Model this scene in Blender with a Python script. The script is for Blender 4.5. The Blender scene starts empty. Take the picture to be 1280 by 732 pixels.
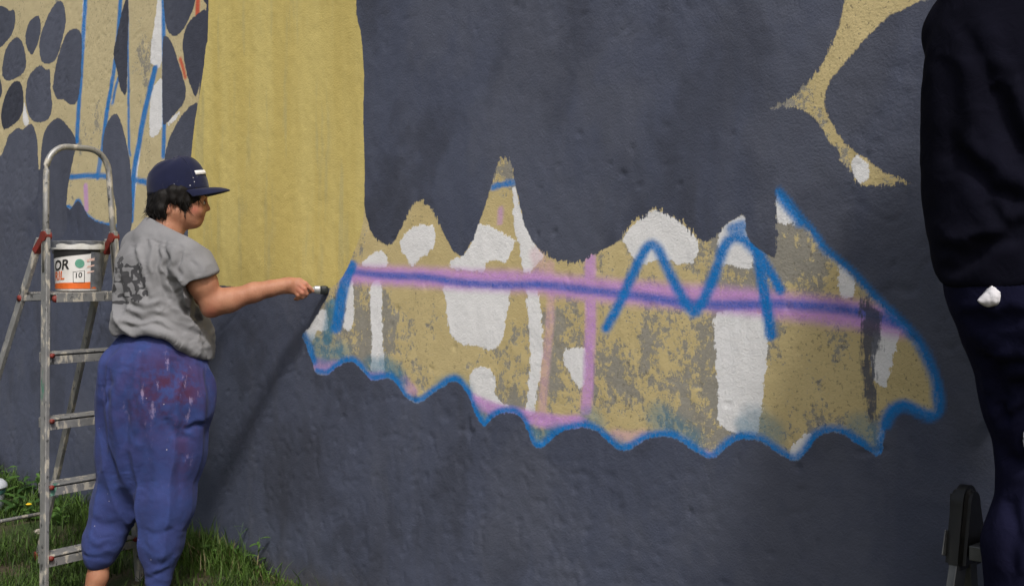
import bpy, bmesh, math, random
import numpy as np
from mathutils import Vector, Matrix

random.seed(7)
np.random.seed(7)
scene = bpy.context.scene
col = scene.collection

# ---------------------------------------------------------------- camera
F = 1500.0            # focal length in pixels of the 1280 px wide photograph
HZ = 330.0            # horizon row
CAMZ = 1.23
cam_d = bpy.data.cameras.new("camera")
cam = bpy.data.objects.new("camera", cam_d)
col.objects.link(cam)
cam.location = (0, 0, CAMZ)
cam.rotation_euler = (math.radians(90), 0, 0)
cam_d.sensor_width = 36
cam_d.lens = F / 1280 * 36
cam_d.shift_y = -(366 - HZ) / 1280
cam_d.clip_start = 0.05
cam_d.clip_end = 600
scene.camera = cam

# ---------------------------------------------------------------- sky, sun, exposure
SUN_EL = math.radians(49)
SUN_AZ = math.radians(-14)          # horizontal travel direction of the light, from +Y towards +X
w = bpy.data.worlds.new("World")
scene.world = w
w.use_nodes = True
nt = w.node_tree
nt.nodes.clear()
sky = nt.nodes.new("ShaderNodeTexSky")
sky.sky_type = 'NISHITA'
sky.sun_disc = False
sky.sun_elevation = SUN_EL
sky.air_density = 1.0
sky.dust_density = 6.0
sky.ozone_density = 0.6
hs = nt.nodes.new("ShaderNodeHueSaturation")
hs.inputs['Saturation'].default_value = 0.62      # thin cloud cover
bg = nt.nodes.new("ShaderNodeBackground")
bg.inputs[1].default_value = 0.074
wo = nt.nodes.new("ShaderNodeOutputWorld")
nt.links.new(sky.outputs[0], hs.inputs['Color'])
nt.links.new(hs.outputs[0], bg.inputs[0])
nt.links.new(bg.outputs[0], wo.inputs[0])
sd_ = bpy.data.lights.new("sun", 'SUN')
sd_.energy = 1.5
sd_.angle = math.radians(6.5)
sd_.color = (1.0, 0.975, 0.945)
sun = bpy.data.objects.new("sun", sd_)
col.objects.link(sun)
ldir = Vector((math.sin(SUN_AZ) * math.cos(SUN_EL), math.cos(SUN_AZ) * math.cos(SUN_EL), -math.sin(SUN_EL)))
sun.rotation_euler = ldir.to_track_quat('-Z', 'Y').to_euler()
sun.location = (0, -6, 8)
sky.sun_rotation = math.atan2(-ldir.x, -ldir.y)
scene.view_settings.view_transform = 'Standard'
scene.view_settings.look = 'None'
scene.view_settings.gamma = 1
scene.view_settings.exposure = 0.66
scene.view_settings.use_curve_mapping = False
scene.render.engine = 'CYCLES'

# ---------------------------------------------------------------- helpers
def tag(o, label=None, cat=None, group=None, kind=None):
    if label: o["label"] = label
    if cat: o["category"] = cat
    if group: o["group"] = group
    if kind: o["kind"] = kind
    return o

def empty(name, loc, label=None, cat=None, group=None):
    o = bpy.data.objects.new(name, None)
    o.empty_display_size = 0.05
    col.objects.link(o)
    o.location = loc
    return tag(o, label, cat, group)

def link(name, me, mat=None, parent=None, smooth=True):
    o = bpy.data.objects.new(name, me)
    col.objects.link(o)
    if mat: me.materials.append(mat)
    if parent: o.parent = parent
    if smooth and len(me.polygons):
        me.polygons.foreach_set('use_smooth', np.ones(len(me.polygons), dtype=bool))
    return o

def mesh_np(name, V, Fq, attrs=None):
    me = bpy.data.meshes.new(name)
    V = np.asarray(V, dtype=np.float32)
    Fq = np.asarray(Fq, dtype=np.int32)
    me.vertices.add(len(V))
    me.vertices.foreach_set('co', V.ravel())
    k = Fq.shape[1]
    me.loops.add(Fq.size)
    me.loops.foreach_set('vertex_index', Fq.ravel())
    me.polygons.add(len(Fq))
    me.polygons.foreach_set('loop_start', np.arange(0, Fq.size, k, dtype=np.int32))
    me.polygons.foreach_set('loop_total', np.full(len(Fq), k, dtype=np.int32))
    me.update(calc_edges=True)
    me.validate()
    for n, a in (attrs or {}).items():
        at = me.attributes.new(n, 'FLOAT', 'POINT')
        at.data.foreach_set('value', np.asarray(a, dtype=np.float32))
    return me

def bm_mesh(bm, name):
    me = bpy.data.meshes.new(name)
    bm.normal_update()
    bm.to_mesh(me)
    bm.free()
    return me

def frame_from(d, up=(0, 0, 1)):
    d = Vector(d).normalized()
    up = Vector(up)
    if abs(d.dot(up)) > 0.99: up = Vector((1, 0, 0))
    a = d.cross(up).normalized()
    b = a.cross(d).normalized()
    return a, b

def bm_tube(bm, pts, r, seg=12, cap=True, sx=1.0, sy=1.0, up=(0, 0, 1)):
    """tube of (elliptic) section along a polyline"""
    pts = [Vector(p) for p in pts]
    rr = r if isinstance(r, (list, tuple)) else [r] * len(pts)
    rings = []
    for i, p in enumerate(pts):
        d = (pts[min(i + 1, len(pts) - 1)] - pts[max(i - 1, 0)])
        a, b = frame_from(d, up)
        rings.append([bm.verts.new(p + a * math.cos(t) * rr[i] * sx + b * math.sin(t) * rr[i] * sy)
                      for t in [2 * math.pi * k / seg for k in range(seg)]])
    for i in range(len(rings) - 1):
        for k in range(seg):
            bm.faces.new((rings[i][k], rings[i][(k + 1) % seg], rings[i + 1][(k + 1) % seg], rings[i + 1][k]))
    if cap:
        bm.faces.new(list(reversed(rings[0])))
        bm.faces.new(rings[-1])
    return rings

def bm_bar(bm, p0, p1, wdt, hgt, up=(0, 0, 1), bevel=0.0):
    """rectangular bar from p0 to p1; wdt across, hgt along up"""
    p0, p1 = Vector(p0), Vector(p1)
    a, b = frame_from(p1 - p0, up)
    vs = []
    for p in (p0, p1):
        for sa, sb in ((-1, -1), (1, -1), (1, 1), (-1, 1)):
            vs.append(bm.verts.new(p + a * sa * wdt / 2 + b * sb * hgt / 2))
    fs = [(0, 3, 2, 1), (4, 5, 6, 7), (0, 1, 5, 4), (1, 2, 6, 5), (2, 3, 7, 6), (3, 0, 4, 7)]
    faces = [bm.faces.new([vs[i] for i in f]) for f in fs]
    if bevel > 0:
        ed = set(e for f in faces for e in f.edges)
        bmesh.ops.bevel(bm, geom=list(ed), offset=bevel, segments=2, affect='EDGES', profile=0.5)
    return faces

def bar(name, p0, p1, wdt, hgt, mat, parent, up=(0, 0, 1), bevel=0.002):
    bm = bmesh.new()
    bm_bar(bm, p0, p1, wdt, hgt, up, bevel)
    bmesh.ops.recalc_face_normals(bm, faces=bm.faces)
    return link(name, bm_mesh(bm, name), mat, parent, smooth=False)

def tube(name, pts, r, mat, parent=None, seg=14, **kw):
    bm = bmesh.new()
    bm_tube(bm, pts, r, seg, **kw)
    bmesh.ops.recalc_face_normals(bm, faces=bm.faces)
    me = bm_mesh(bm, name)
    o = link(name, me, mat, parent)
    return o

def lathe(name, prof, mat, parent=None, seg=40, loc=(0, 0, 0)):
    bm = bmesh.new()
    rings = []
    for r, z in prof:
        if r < 1e-5:
            rings.append([bm.verts.new((loc[0], loc[1], loc[2] + z))])
        else:
            rings.append([bm.verts.new((loc[0] + r * math.cos(2 * math.pi * k / seg), loc[1] + r * math.sin(2 * math.pi * k / seg), loc[2] + z)) for k in range(seg)])
    for a, b in zip(rings[:-1], rings[1:]):
        for k in range(seg):
            k2 = (k + 1) % seg
            if len(a) == 1 and len(b) == 1: continue
            if len(a) == 1: bm.faces.new((a[0], b[k2], b[k]))
            elif len(b) == 1: bm.faces.new((a[k], a[k2], b[0]))
            else: bm.faces.new((a[k], a[k2], b[k2], b[k]))
    bmesh.ops.recalc_face_normals(bm, faces=bm.faces)
    me = bm_mesh(bm, name)
    o = link(name, me, mat, parent)
    me.set_sharp_from_angle(angle=math.radians(40))
    return o

# ---- numpy noise
def _hash(ix, iy, iz, seed):
    h = (ix.astype(np.int64) * 374761393 + iy.astype(np.int64) * 668265263 + iz.astype(np.int64) * 2147483647 + seed * 1274126177) & 0xffffffff
    h = ((h ^ (h >> 13)) * 1274126177) & 0xffffffff
    return ((h ^ (h >> 16)) & 0xffff).astype(np.float32) / 65535.0

def vnoise(P, seed=0):
    P = np.asarray(P, dtype=np.float32)
    I = np.floor(P)
    f = P - I
    I = I.astype(np.int64)
    u = f * f * (3 - 2 * f)
    r = 0
    for dx in (0, 1):
        wx = u[:, 0] if dx else 1 - u[:, 0]
        for dy in (0, 1):
            wy = u[:, 1] if dy else 1 - u[:, 1]
            for dz in (0, 1):
                wz = u[:, 2] if dz else 1 - u[:, 2]
                r = r + wx * wy * wz * _hash(I[:, 0] + dx, I[:, 1] + dy, I[:, 2] + dz, seed)
    return r

def fbm(P, oct=4, seed=0, gain=0.5):
    P = np.asarray(P, dtype=np.float32)
    r = 0; a = 1; t = 0
    for k in range(oct):
        r = r + a * vnoise(P * (2.03 ** k) + 17.3 * k, seed + k)
        t += a; a *= gain
    return r / t

def sstep(a, b, x):
    t = np.clip((x - a) / (b - a), 0, 1)
    return t * t * (3 - 2 * t)

# ---------------------------------------------------------------- shader node shorthand
class G:
    """tiny expression builder on a node tree"""
    def __init__(self, mat):
        mat.use_nodes = True
        self.t = mat.node_tree
        self.t.nodes.clear()
    def put(self, sock, v):
        if v is None: return
        if isinstance(v, bpy.types.NodeSocket): self.t.links.new(v, sock)
        elif isinstance(v, (tuple, list)) and len(v) == 3 and sock.type == 'RGBA': sock.default_value = (*v, 1)
        else: sock.default_value = v
    def m(self, op, a, b=None, c=None, clamp=False):
        n = self.t.nodes.new('ShaderNodeMath'); n.operation = op; n.use_clamp = clamp
        for i, v in enumerate((a, b, c)): self.put(n.inputs[i], v)
        return n.outputs[0]
    def attr(self, name):
        n = self.t.nodes.new('ShaderNodeAttribute'); n.attribute_name = name
        return n.outputs['Fac']
    def coord(self, which='Object'):
        return self.t.nodes.new('ShaderNodeTexCoord').outputs[which]
    def mapping(self, vec, scale=(1, 1, 1), loc=(0, 0, 0), rot=(0, 0, 0)):
        n = self.t.nodes.new('ShaderNodeMapping')
        self.put(n.inputs['Vector'], vec)
        n.inputs['Scale'].default_value = scale
        n.inputs['Location'].default_value = loc
        n.inputs['Rotation'].default_value = rot
        return n.outputs[0]
    def noise(self, vec, scale, detail=4, rough=0.55, dist=0.0):
        n = self.t.nodes.new('ShaderNodeTexNoise')
        self.put(n.inputs['Vector'], vec)
        n.inputs['Scale'].default_value = scale
        n.inputs['Detail'].default_value = detail
        n.inputs['Roughness'].default_value = rough
        n.inputs['Distortion'].default_value = dist
        return n.outputs['Fac']
    def voronoi(self, vec, scale, feature='F1', out='Distance', rand=1.0):
        n = self.t.nodes.new('ShaderNodeTexVoronoi'); n.feature = feature
        self.put(n.inputs['Vector'], vec)
        n.inputs['Scale'].default_value = scale
        n.inputs['Randomness'].default_value = rand
        return n.outputs[out]
    def sm(self, x, a, b):
        n = self.t.nodes.new('ShaderNodeMapRange'); n.interpolation_type = 'SMOOTHSTEP'
        self.put(n.inputs['Value'], x)
        n.inputs['From Min'].default_value = a; n.inputs['From Max'].default_value = b
        return n.outputs[0]
    def lin(self, x, a, b, c, d):
        n = self.t.nodes.new('ShaderNodeMapRange')
        self.put(n.inputs['Value'], x)
        for k, v in zip(('From Min', 'From Max', 'To Min', 'To Max'), (a, b, c, d)): n.inputs[k].default_value = v
        return n.outputs[0]
    def mix(self, f, a, b, mode='MIX'):
        n = self.t.nodes.new('ShaderNodeMix'); n.data_type = 'RGBA'; n.blend_type = mode
        self.put(n.inputs[0], f); self.put(n.inputs[6], a); self.put(n.inputs[7], b)
        return n.outputs[2]
    def bump(self, h, strength=0.3, dist=0.01, normal=None):
        n = self.t.nodes.new('ShaderNodeBump')
        n.inputs['Strength'].default_value = strength
        n.inputs['Distance'].default_value = dist
        self.put(n.inputs['Height'], h)
        if normal: self.put(n.inputs['Normal'], normal)
        return n.outputs[0]
    def out(self, base, rough=0.8, normal=None, metal=0.0, spec=0.4, **kw):
        p = self.t.nodes.new('ShaderNodeBsdfPrincipled')
        self.put(p.inputs['Base Color'], base)
        self.put(p.inputs['Roughness'], rough)
        self.put(p.inputs['Metallic'], metal)
        self.put(p.inputs['Specular IOR Level'], spec)
        if normal: self.put(p.inputs['Normal'], normal)
        for k, v in kw.items(): self.put(p.inputs[k], v)
        o = self.t.nodes.new('ShaderNodeOutputMaterial')
        self.t.links.new(p.outputs[0], o.inputs[0])
        return p

def simple(name, c, rough=0.6, var=0.15, vscale=12, bump=0.0, bscale=80, metal=0.0, spec=0.4, c2=None, coverage=0.5, **kw):
    """two-tone noise material with fine bump"""
    m = bpy.data.materials.new(name)
    g = G(m)
    co = g.coord()
    n1 = g.noise(co, vscale, 5, 0.6)
    c2 = c2 or tuple(x * (1 - var * 2) for x in c)
    base = g.mix(g.sm(n1, coverage - 0.2, coverage + 0.2), c2, c)
    nn = None
    if bump > 0:
        nn = g.bump(g.noise(co, bscale, 4, 0.6), bump, 0.004)
    g.out(base, g.lin(n1, 0.3, 0.7, rough * 0.85, min(1, rough * 1.15)), nn, metal, spec, **kw)
    return m

# ---------------------------------------------------------------- the wall's plane
VPX = -800.0                         # where the wall's horizontals meet the horizon
KW = 1845.0 / 0.3386                 # depth of the wall = KW / (px - VPX)
Y640 = KW / (640 - VPX)
TX, TY = np.array([640 - VPX, -F]) / math.hypot(640 - VPX, F)      # along the wall, to the right and nearer
NX, NY = -TY, TX                     # into the wall
WANG = math.atan2(TY, TX)
def wall_px(px, py):
    Y = KW / (px - VPX)
    return ((px - 640) / F * Y / TX, CAMZ - (py - HZ) / F * Y)
def at(px, py, Y):
    return Vector(((px - 640) / F * Y, Y, CAMZ - (py - HZ) / F * Y))
def wall_y(px):
    return KW / (px - VPX)

def catmull(pts, closed=True, n=6):
    P = np.asarray(pts, dtype=np.float64)
    N = len(P)
    out = []
    rng = range(N) if closed else range(N - 1)
    for i in rng:
        if closed:
            p0, p1, p2, p3 = P[(i - 1) % N], P[i], P[(i + 1) % N], P[(i + 2) % N]
        else:
            p0, p1, p2, p3 = P[max(i - 1, 0)], P[i], P[i + 1], P[min(i + 2, N - 1)]
        for k in range(n):
            t = k / n
            out.append(0.5 * ((2 * p1) + (-p0 + p2) * t + (2 * p0 - 5 * p1 + 4 * p2 - p3) * t * t + (-p0 + 3 * p1 - 3 * p2 + p3) * t ** 3))
    if not closed: out.append(P[-1])
    return np.array(out)

# ================================================================ WALL WITH MURAL
def graded(lo, a, b, hi, step, coarse):
    return np.concatenate([np.arange(lo, a, coarse), np.arange(a, b, step), np.arange(b, hi + 1e-6, coarse)])
GS = graded(-11.5, -5.3, 1.75, 5.0, 0.0085, 0.05)
GZ = np.concatenate([np.arange(-0.12, 2.95, 0.0085), np.arange(2.95, 4.01, 0.04)])
WS, WZ = np.meshgrid(GS, GZ, indexing='ij')
ns, nz = WS.shape
BIG = 0.5

def seg_dist(px, pz, a, b):
    ax, az = a; bx, bz = b
    dx, dz = bx - ax, bz - az
    L = dx * dx + dz * dz + 1e-12
    t = np.clip(((px - ax) * dx + (pz - az) * dz) / L, 0, 1)
    return np.hypot(px - ax - t * dx, pz - az - t * dz)

def window(pts, mg):
    s0, z0 = pts.min(0) - mg; s1, z1 = pts.max(0) + mg
    i0, i1 = np.searchsorted(GS, (s0, s1)); j0, j1 = np.searchsorted(GZ, (z0, z1))
    return slice(i0, i1), slice(j0, j1)

def add_poly(field, pts_px, n=5, raw=False, mg=0.06):
    """union of a filled outline (photo-traced, on the wall plane) into a signed distance field"""
    P = np.array([wall_px(*p) for p in pts_px])
    Q = P if raw else catmull(P, True, n)
    wi, wj = window(Q, mg)
    X, Z = WS[wi, wj], WZ[wi, wj]
    if X.size == 0: return
    d = np.full(X.shape, 9.0); ins = np.zeros(X.shape, bool)
    for k in range(len(Q)):
        a, b = Q[k], Q[(k + 1) % len(Q)]
        d = np.minimum(d, seg_dist(X, Z, a, b))
        if abs(b[1] - a[1]) > 1e-9:
            c = ((a[1] > Z) != (b[1] > Z)) & (X < (b[0] - a[0]) * (Z - a[1]) / (b[1] - a[1]) + a[0])
            ins ^= c
    d = np.where(ins, -d, d)
    field[wi, wj] = np.minimum(field[wi, wj], d)

def add_stroke(field, pts_px, hw, soft=0.8, alpha=1.0, n=5, fade=None):
    """sprayed line: hw = half width in photo pixels at that spot"""
    P = np.array([wall_px(*p) for p in pts_px])
    Q = catmull(P, False, n)
    mx = np.mean([p[0] for p in pts_px])
    sc = wall_y(mx) / F
    ks = sc / abs(wall_px(mx + 1, HZ)[0] - wall_px(mx, HZ)[0])   # sprayed from an angle: wider along the wall
    r = hw * sc
    wi, wj = window(Q, r / ks * (1 + soft) * 1.3)
    X, Z = WS[wi, wj], WZ[wi, wj]
    if X.size == 0: return
    d = np.full(X.shape, 9.0)
    for k in range(len(Q) - 1):
        d = np.minimum(d, seg_dist(X * ks, Z, (Q[k][0] * ks, Q[k][1]), (Q[k + 1][0] * ks, Q[k + 1][1])))
    v = alpha * (1 - sstep(r * (1 - 0.55 * soft), r * (1 + soft), d))
    field[wi, wj] = np.maximum(field[wi, wj], v)

light = np.full(WS.shape, BIG)       # places the slate paint has not reached
dark2 = np.full(WS.shape, BIG)       # slate shapes painted on the old ochre
ochre = np.full(WS.shape, BIG)
white = np.full(WS.shape, BIG)
pink = np.zeros(WS.shape); blue = np.zeros(WS.shape); teal = np.zeros(WS.shape); over = np.zeros(WS.shape)
dry = np.zeros(WS.shape); red = np.zeros(WS.shape); salmon = np.zeros(WS.shape)

scallop = [(397, 466), (410, 468), (420, 460), (432, 453), (443, 453), (453, 461), (462, 472), (470, 475), (480, 473), (490, 473), (500, 484),
           (510, 498), (525, 503), (540, 493), (555, 483), (568, 476), (578, 481), (587, 494), (595, 515), (606, 533), (615, 523), (630, 516),
           (645, 516), (655, 526), (662, 541), (668, 556), (676, 560), (688, 551), (700, 541), (715, 536), (735, 534), (750, 541), (762, 552),
           (775, 562), (790, 560), (803, 551), (820, 546), (840, 546), (855, 553), (870, 563), (888, 573), (900, 566), (915, 554), (930, 548),
           (950, 551), (968, 562), (985, 573), (995, 576), (1008, 565), (1020, 548), (1035, 540), (1050, 541), (1065, 549), (1080, 560), (1097, 570),
           (1103, 560), (1106, 540), (1112, 521), (1122, 511), (1132, 509), (1145, 515), (1160, 521)]
right_edge = [(1170, 516), (1172, 500), (1168, 478), (1160, 454), (1148, 430), (1130, 408), (1110, 388), (1090, 368), (1070, 346), (1050, 328), (1030, 311), (1015, 290), (1000, 270), (985, 251), (973, 238)]
mouth = [(412, 366), (400, 389), (388, 408), (378, 419), (383, 431), (390, 450)] + scallop + right_edge + [
    (971, 250), (971, 272), (972, 300), (971, 316), (965, 321), (955, 314), (945, 308), (938, 301), (933, 290), (932, 275), (928, 269), (916, 275), (904, 284),
    (896, 295), (885, 300), (872, 298), (860, 285), (845, 274), (830, 265), (815, 262), (805, 269), (790, 280), (778, 296), (762, 309), (745, 318),
    (725, 328), (705, 327), (690, 322), (675, 312), (664, 298), (656, 280), (650, 258), (645, 235), (640, 212), (633, 198), (626, 199), (620, 214), (612, 240),
    (604, 265), (597, 285), (592, 300), (585, 312), (578, 320), (570, 316), (562, 305), (555, 292), (548, 278), (540, 263), (530, 253), (520, 252),
    (513, 262), (506, 278), (498, 292), (490, 304), (482, 306), (472, 300), (463, 288), (459, 275), (456, 258), (452, 250), (440, 280), (420, 330)]
add_poly(light, mouth, n=4)
horn = [(1056, 0), (1050, 30), (1043, 50), (1035, 70), (1022, 90), (1005, 108), (985, 125), (964, 134), (968, 137), (985, 133), (1005, 138), (1018, 147), (1028, 162),
        (1040, 180), (1052, 198), (1064, 214), (1075, 229), (1100, 231), (1137, 229), (1136, 226), (1115, 220), (1095, 208), (1078, 196), (1062, 185), (1048, 168),
        (1038, 150), (1031, 132), (1032, 115), (1040, 98), (1055, 80), (1070, 62), (1085, 45), (1100, 30), (1115, 18), (1140, 6), (1165, -2), (1210, -24),
        (1260, -90), (1240, -230), (1150, -260), (1085, -150), (1064, -40)]
add_poly(light, horn, n=4)
leftarea = [(-330, -420), (262, -420), (259, 0), (250, 120), (243, 180), (225, 260), (196, 300), (165, 300), (146, 284), (135, 281), (120, 277), (110, 270), (103, 256),
            (97, 250), (92, 256), (87, 262), (83, 258), (84, 235), (85, 205), (60, 205), (50, 212), (20, 205), (-40, 210), (-330, 215)]
add_poly(light, leftarea, raw=True)

pebbles = [
    [(-5, 8), (8, 10), (12, 14), (18, 13), (20, 25), (16, 42), (8, 52), (0, 60), (-8, 58), (-12, 30)],
    [(8, 60), (20, 47), (28, 52), (33, 70), (32, 88), (22, 97), (8, 101), (2, 92), (4, 75)],
    [(33, 45), (38, 28), (48, 20), (52, 28), (51, 45), (46, 60), (40, 69), (34, 58)],
    [(50, 55), (55, 35), (65, 12), (75, 1), (81, 10), (82, 30), (77, 55), (70, 75), (60, 80), (52, 75)],
    [(67, 105), (72, 75), (82, 45), (92, 36), (101, 42), (102, 70), (100, 110), (96, 128), (88, 131), (80, 125), (72, 124), (68, 115)],
    [(33, 115), (37, 95), (50, 82), (58, 87), (63, 88), (64, 110), (66, 135), (60, 150), (45, 153), (37, 145), (33, 130)],
    [(2, 135), (8, 115), (18, 102), (27, 105), (30, 125), (27, 145), (18, 155), (5, 162), (1, 150)],
    [(-10, 92), (-2, 96), (2, 110), (0, 122), (-10, 130), (-16, 110)],
    [(-20, 240), (5, 185), (10, 170), (22, 160), (28, 162), (40, 155), (46, 170), (48, 190), (48, 240), (30, 260), (-10, 260)],
    [(50, 230), (52, 190), (56, 165), (65, 152), (75, 148), (85, 158), (93, 170), (95, 182), (90, 205), (85, 232), (83, 256), (82, 290), (60, 300), (48, 270)],
    [(128, 182), (133, 155), (143, 142), (150, 150), (157, 175), (162, 200), (165, 230), (165, 275), (160, 300), (147, 300), (145, 260), (138, 230), (130, 205)],
    [(158, 0), (160, 8), (159, 60), (158, 100), (157, 118), (150, 112), (146, 90), (141, 68), (145, 45), (150, 20), (155, 3)],
    [(204, -60), (248, -60), (244, 0), (238, 20), (230, 36), (221, 45), (212, 42), (207, 30), (204, 0)],
    [(258, 14), (248, 17), (235, 30), (229, 50), (230, 70), (234, 90), (240, 110), (246, 121), (252, 100), (262, 75), (268, 40)],
    [(204, 50), (210, 47), (217, 58), (224, 78), (231, 100), (234, 115), (230, 130), (220, 142), (208, 155), (204, 150), (203, 100)],
    [(250, 133), (230, 142), (220, 158), (212, 175), (207, 195), (207, 225), (220, 240), (250, 220)],
    [(253, -12), (264, -12), (263, 5), (256, 4)],
    [(-60, 40), (-40, 20), (-24, 40), (-26, 75), (-45, 90), (-62, 70)], [(-55, 120), (-36, 105), (-22, 130), (-30, 160), (-50, 165)],
    [(20, -50), (40, -60), (52, -35), (44, -8), (28, -5), (16, -25)], [(60, -60), (85, -65), (92, -40), (82, -14), (66, -14)],
    [(-40, -40), (-15, -50), (5, -30), (-5, -8), (-30, -5)],
]
ptone = np.full(WS.shape, 0.5)
_rp = random.Random(5)
for p in pebbles:
    one = np.full(WS.shape, BIG); add_poly(one, p, n=4)
    dark2 = np.minimum(dark2, one)
    ptone = np.where(one < 0.012, _rp.random(), ptone)
strip = np.full(WS.shape, BIG)
add_poly(strip, [(1076, 370), (1098, 385), (1103, 420), (1106, 436), (1092, 444), (1095, 470), (1096, 500), (1094, 525), (1086, 522), (1080, 490), (1076, 450), (1078, 420)], n=3)

add_poly(ochre, [(447, -420), (446, -20), (447, 20), (452, 45), (455, 90), (454, 150), (456, 200), (456, 255), (453, 285), (447, 305), (440, 322), (434, 336), (425, 350), (412, 360),
                 (380, 359), (340, 360), (300, 359), (272, 357), (255, 366), (244, 360), (238, 330), (235, 280), (238, 230), (241, 185), (245, 150), (252, 110), (258, 60), (261, 0), (262, -420)], n=4)

for p in [
    [(500, 302), (508, 292), (520, 282), (540, 282), (545, 290), (543, 308), (530, 320), (515, 332), (508, 322), (502, 312)],
    [(557, 352), (600, 350), (637, 354), (637, 380), (632, 410), (625, 432), (612, 437), (600, 432), (585, 432), (570, 424), (562, 408), (559, 380)],
    [(592, 282), (600, 280), (615, 283), (635, 295), (645, 302), (638, 318), (632, 328), (618, 325), (607, 330), (605, 340), (568, 336), (565, 326), (580, 318), (590, 300)],
    [(642, 234), (646, 240), (652, 262), (660, 285), (673, 312), (679, 320), (665, 338), (655, 340), (650, 310), (643, 280), (641, 250)],
    [(659, 358), (671, 358), (678, 400), (680, 440), (673, 490), (668, 517), (659, 517), (662, 480), (664, 440), (662, 400)],
    [(590, 470), (600, 458), (612, 460), (622, 472), (620, 490), (632, 505), (640, 512), (625, 515), (605, 508), (588, 500)],
    [(464, 356), (477, 354), (478, 400), (480, 440), (481, 466), (466, 466), (466, 430), (464, 390)],
    [(453, 332), (463, 318), (480, 315), (483, 333)],
    [(433, 348), (441, 346), (443, 385), (441, 408), (434, 414), (430, 405), (433, 380)],
    [(379, 416), (393, 394), (404, 385), (410, 395), (409, 412), (396, 414), (393, 424), (386, 424)],
    [(779, 300), (790, 281), (805, 270), (815, 263), (835, 268), (855, 282), (868, 295), (871, 303), (870, 325), (850, 330), (838, 325), (820, 326), (800, 330), (790, 318)],
    [(897, 300), (902, 285), (915, 275), (928, 268), (933, 275), (934, 290), (939, 305), (942, 332), (930, 335), (915, 333), (903, 330)],
    [(897, 392), (958, 392), (960, 425), (956, 470), (953, 500), (950, 530), (942, 545), (930, 542), (918, 540), (905, 533), (899, 525), (897, 480), (895, 440)],
    [(706, 438), (715, 434), (731, 435), (735, 450), (733, 470), (728, 487), (720, 478), (710, 463), (706, 450)],
    [(970, 242), (980, 252), (992, 268), (998, 277), (985, 280), (974, 279), (970, 265)],
    [(1050, 333), (1058, 338), (1067, 350), (1065, 370), (1055, 372), (1049, 358)],
    [(1091, 425), (1103, 400), (1120, 410), (1122, 425), (1115, 455), (1108, 480), (1095, 480), (1090, 460)],
    [(986, 569), (995, 550), (1008, 542), (1015, 548), (1005, 567), (995, 574)],
    [(1098, 545), (1104, 537), (1107, 560), (1098, 570)],
    [(1066, 198), (1075, 195), (1085, 205), (1085, 222), (1075, 230), (1066, 218)],
    [(200, -30), (204, -30), (203, 75), (190, 80), (188, 65), (193, 30)],
    [(190, 115), (203, 100), (205, 150), (195, 170), (187, 165)],
    [(208, 157), (216, 146), (226, 140), (218, 152)],
    [(31, 128), (34, 142), (37, 152), (32, 158), (29, 148)],
    [(104, -20), (109, -20), (105, 60), (102, 60)],
    [(170, 210), (174, 190), (176, 185), (170, 240), (166, 270), (165, 255)],
]: add_poly(white, p, n=4, mg=0.05)

bandp = [(434, 342), (480, 344), (520, 346), (600, 350), (660, 352), (720, 359), (780, 365), (840, 369), (900, 374), (960, 380), (1040, 389), (1090, 396), (1124, 403)]
add_stroke(pink, bandp, 12.0, 0.85, 0.97)
add_stroke(pink, [(738, 322), (738, 345), (739, 400), (737, 450), (736, 480), (733, 512)], 6, 0.5, 0.85)
add_stroke(pink, [(590, 500), (620, 512), (660, 521), (700, 528), (726, 528)], 8.5, 0.5, 0.95)
add_stroke(pink, [(400, 456), (410, 459), (419, 458)], 8, 0.5, 0.9)
add_stroke(pink, [(464, 470), (478, 469)], 5, 0.5, 0.9)
add_stroke(pink, [(506, 476), (516, 488)], 6, 0.7, 0.6)
add_stroke(pink, [(884, 567), (892, 569)], 4, 0.7, 0.7)
add_stroke(pink, [(107, 232), (108, 262)], 2.4, 0.6, 0.8)
add_stroke(pink, [(626, 262), (625, 278)], 3, 0.8, 0.6)
add_stroke(salmon, [(688, 330), (689, 372), (688, 410), (684, 450), (679, 512)], 4.5, 0.6, 0.7)
add_stroke(salmon, [(770, 545), (788, 548), (804, 546)], 8, 0.7, 0.8)
add_stroke(salmon, [(672, 318), (676, 335)], 8, 0.8, 0.55)

viol = np.zeros(WS.shape)
add_stroke(viol, [(436, 339), (480, 344), (530, 346), (570, 352), (620, 356), (680, 356), (740, 363), (800, 370), (860, 379), (920, 381), (980, 380), (1040, 385), (1080, 391), (1122, 404)], 4.2, 1.3, 1.0)
add_stroke(blue, [(758, 410), (772, 385), (790, 345), (804, 316), (812, 307), (821, 310), (835, 337), (850, 366), (862, 385), (871, 389)], 5.0, 1.1, 1.0)
add_stroke(blue, [(867, 390), (880, 374), (893, 344), (904, 312), (914, 298), (928, 298), (940, 308), (952, 320)], 5.5, 1.1, 1.0)
add_stroke(blue, [(949, 318), (953, 350), (959, 385), (964, 418)], 6.3, 0.55, 1.0)
add_stroke(blue, [(950, 318), (963, 340), (976, 362)], 5.2, 0.6, 1.0)
add_stroke(blue, [(916, 286), (928, 283)], 7, 0.8, 0.85)
add_stroke(blue, [(440, 332), (433, 348), (427, 375), (424, 396), (421, 410)], 6.0, 0.5, 0.95)
add_stroke(teal, [(416, 380), (414, 400), (410, 425)], 6, 0.9, 0.8)
off = [(x, y - 3.0) for x, y in scallop]
add_stroke(blue, off, 4.0, 1.3, 0.98, n=3)
add_stroke(over, [(x + 1.5, y) for x, y in right_edge[:12]] + [(1000, 271), (985, 251), (974, 239)], 4.0, 0.9, 0.93, n=4)
add_stroke(over, [(1108, 530), (1116, 515), (1130, 508), (1146, 514), (1160, 521), (1171, 515), (1174, 500), (1170, 478)], 5.5, 0.8, 0.9, n=4)
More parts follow.
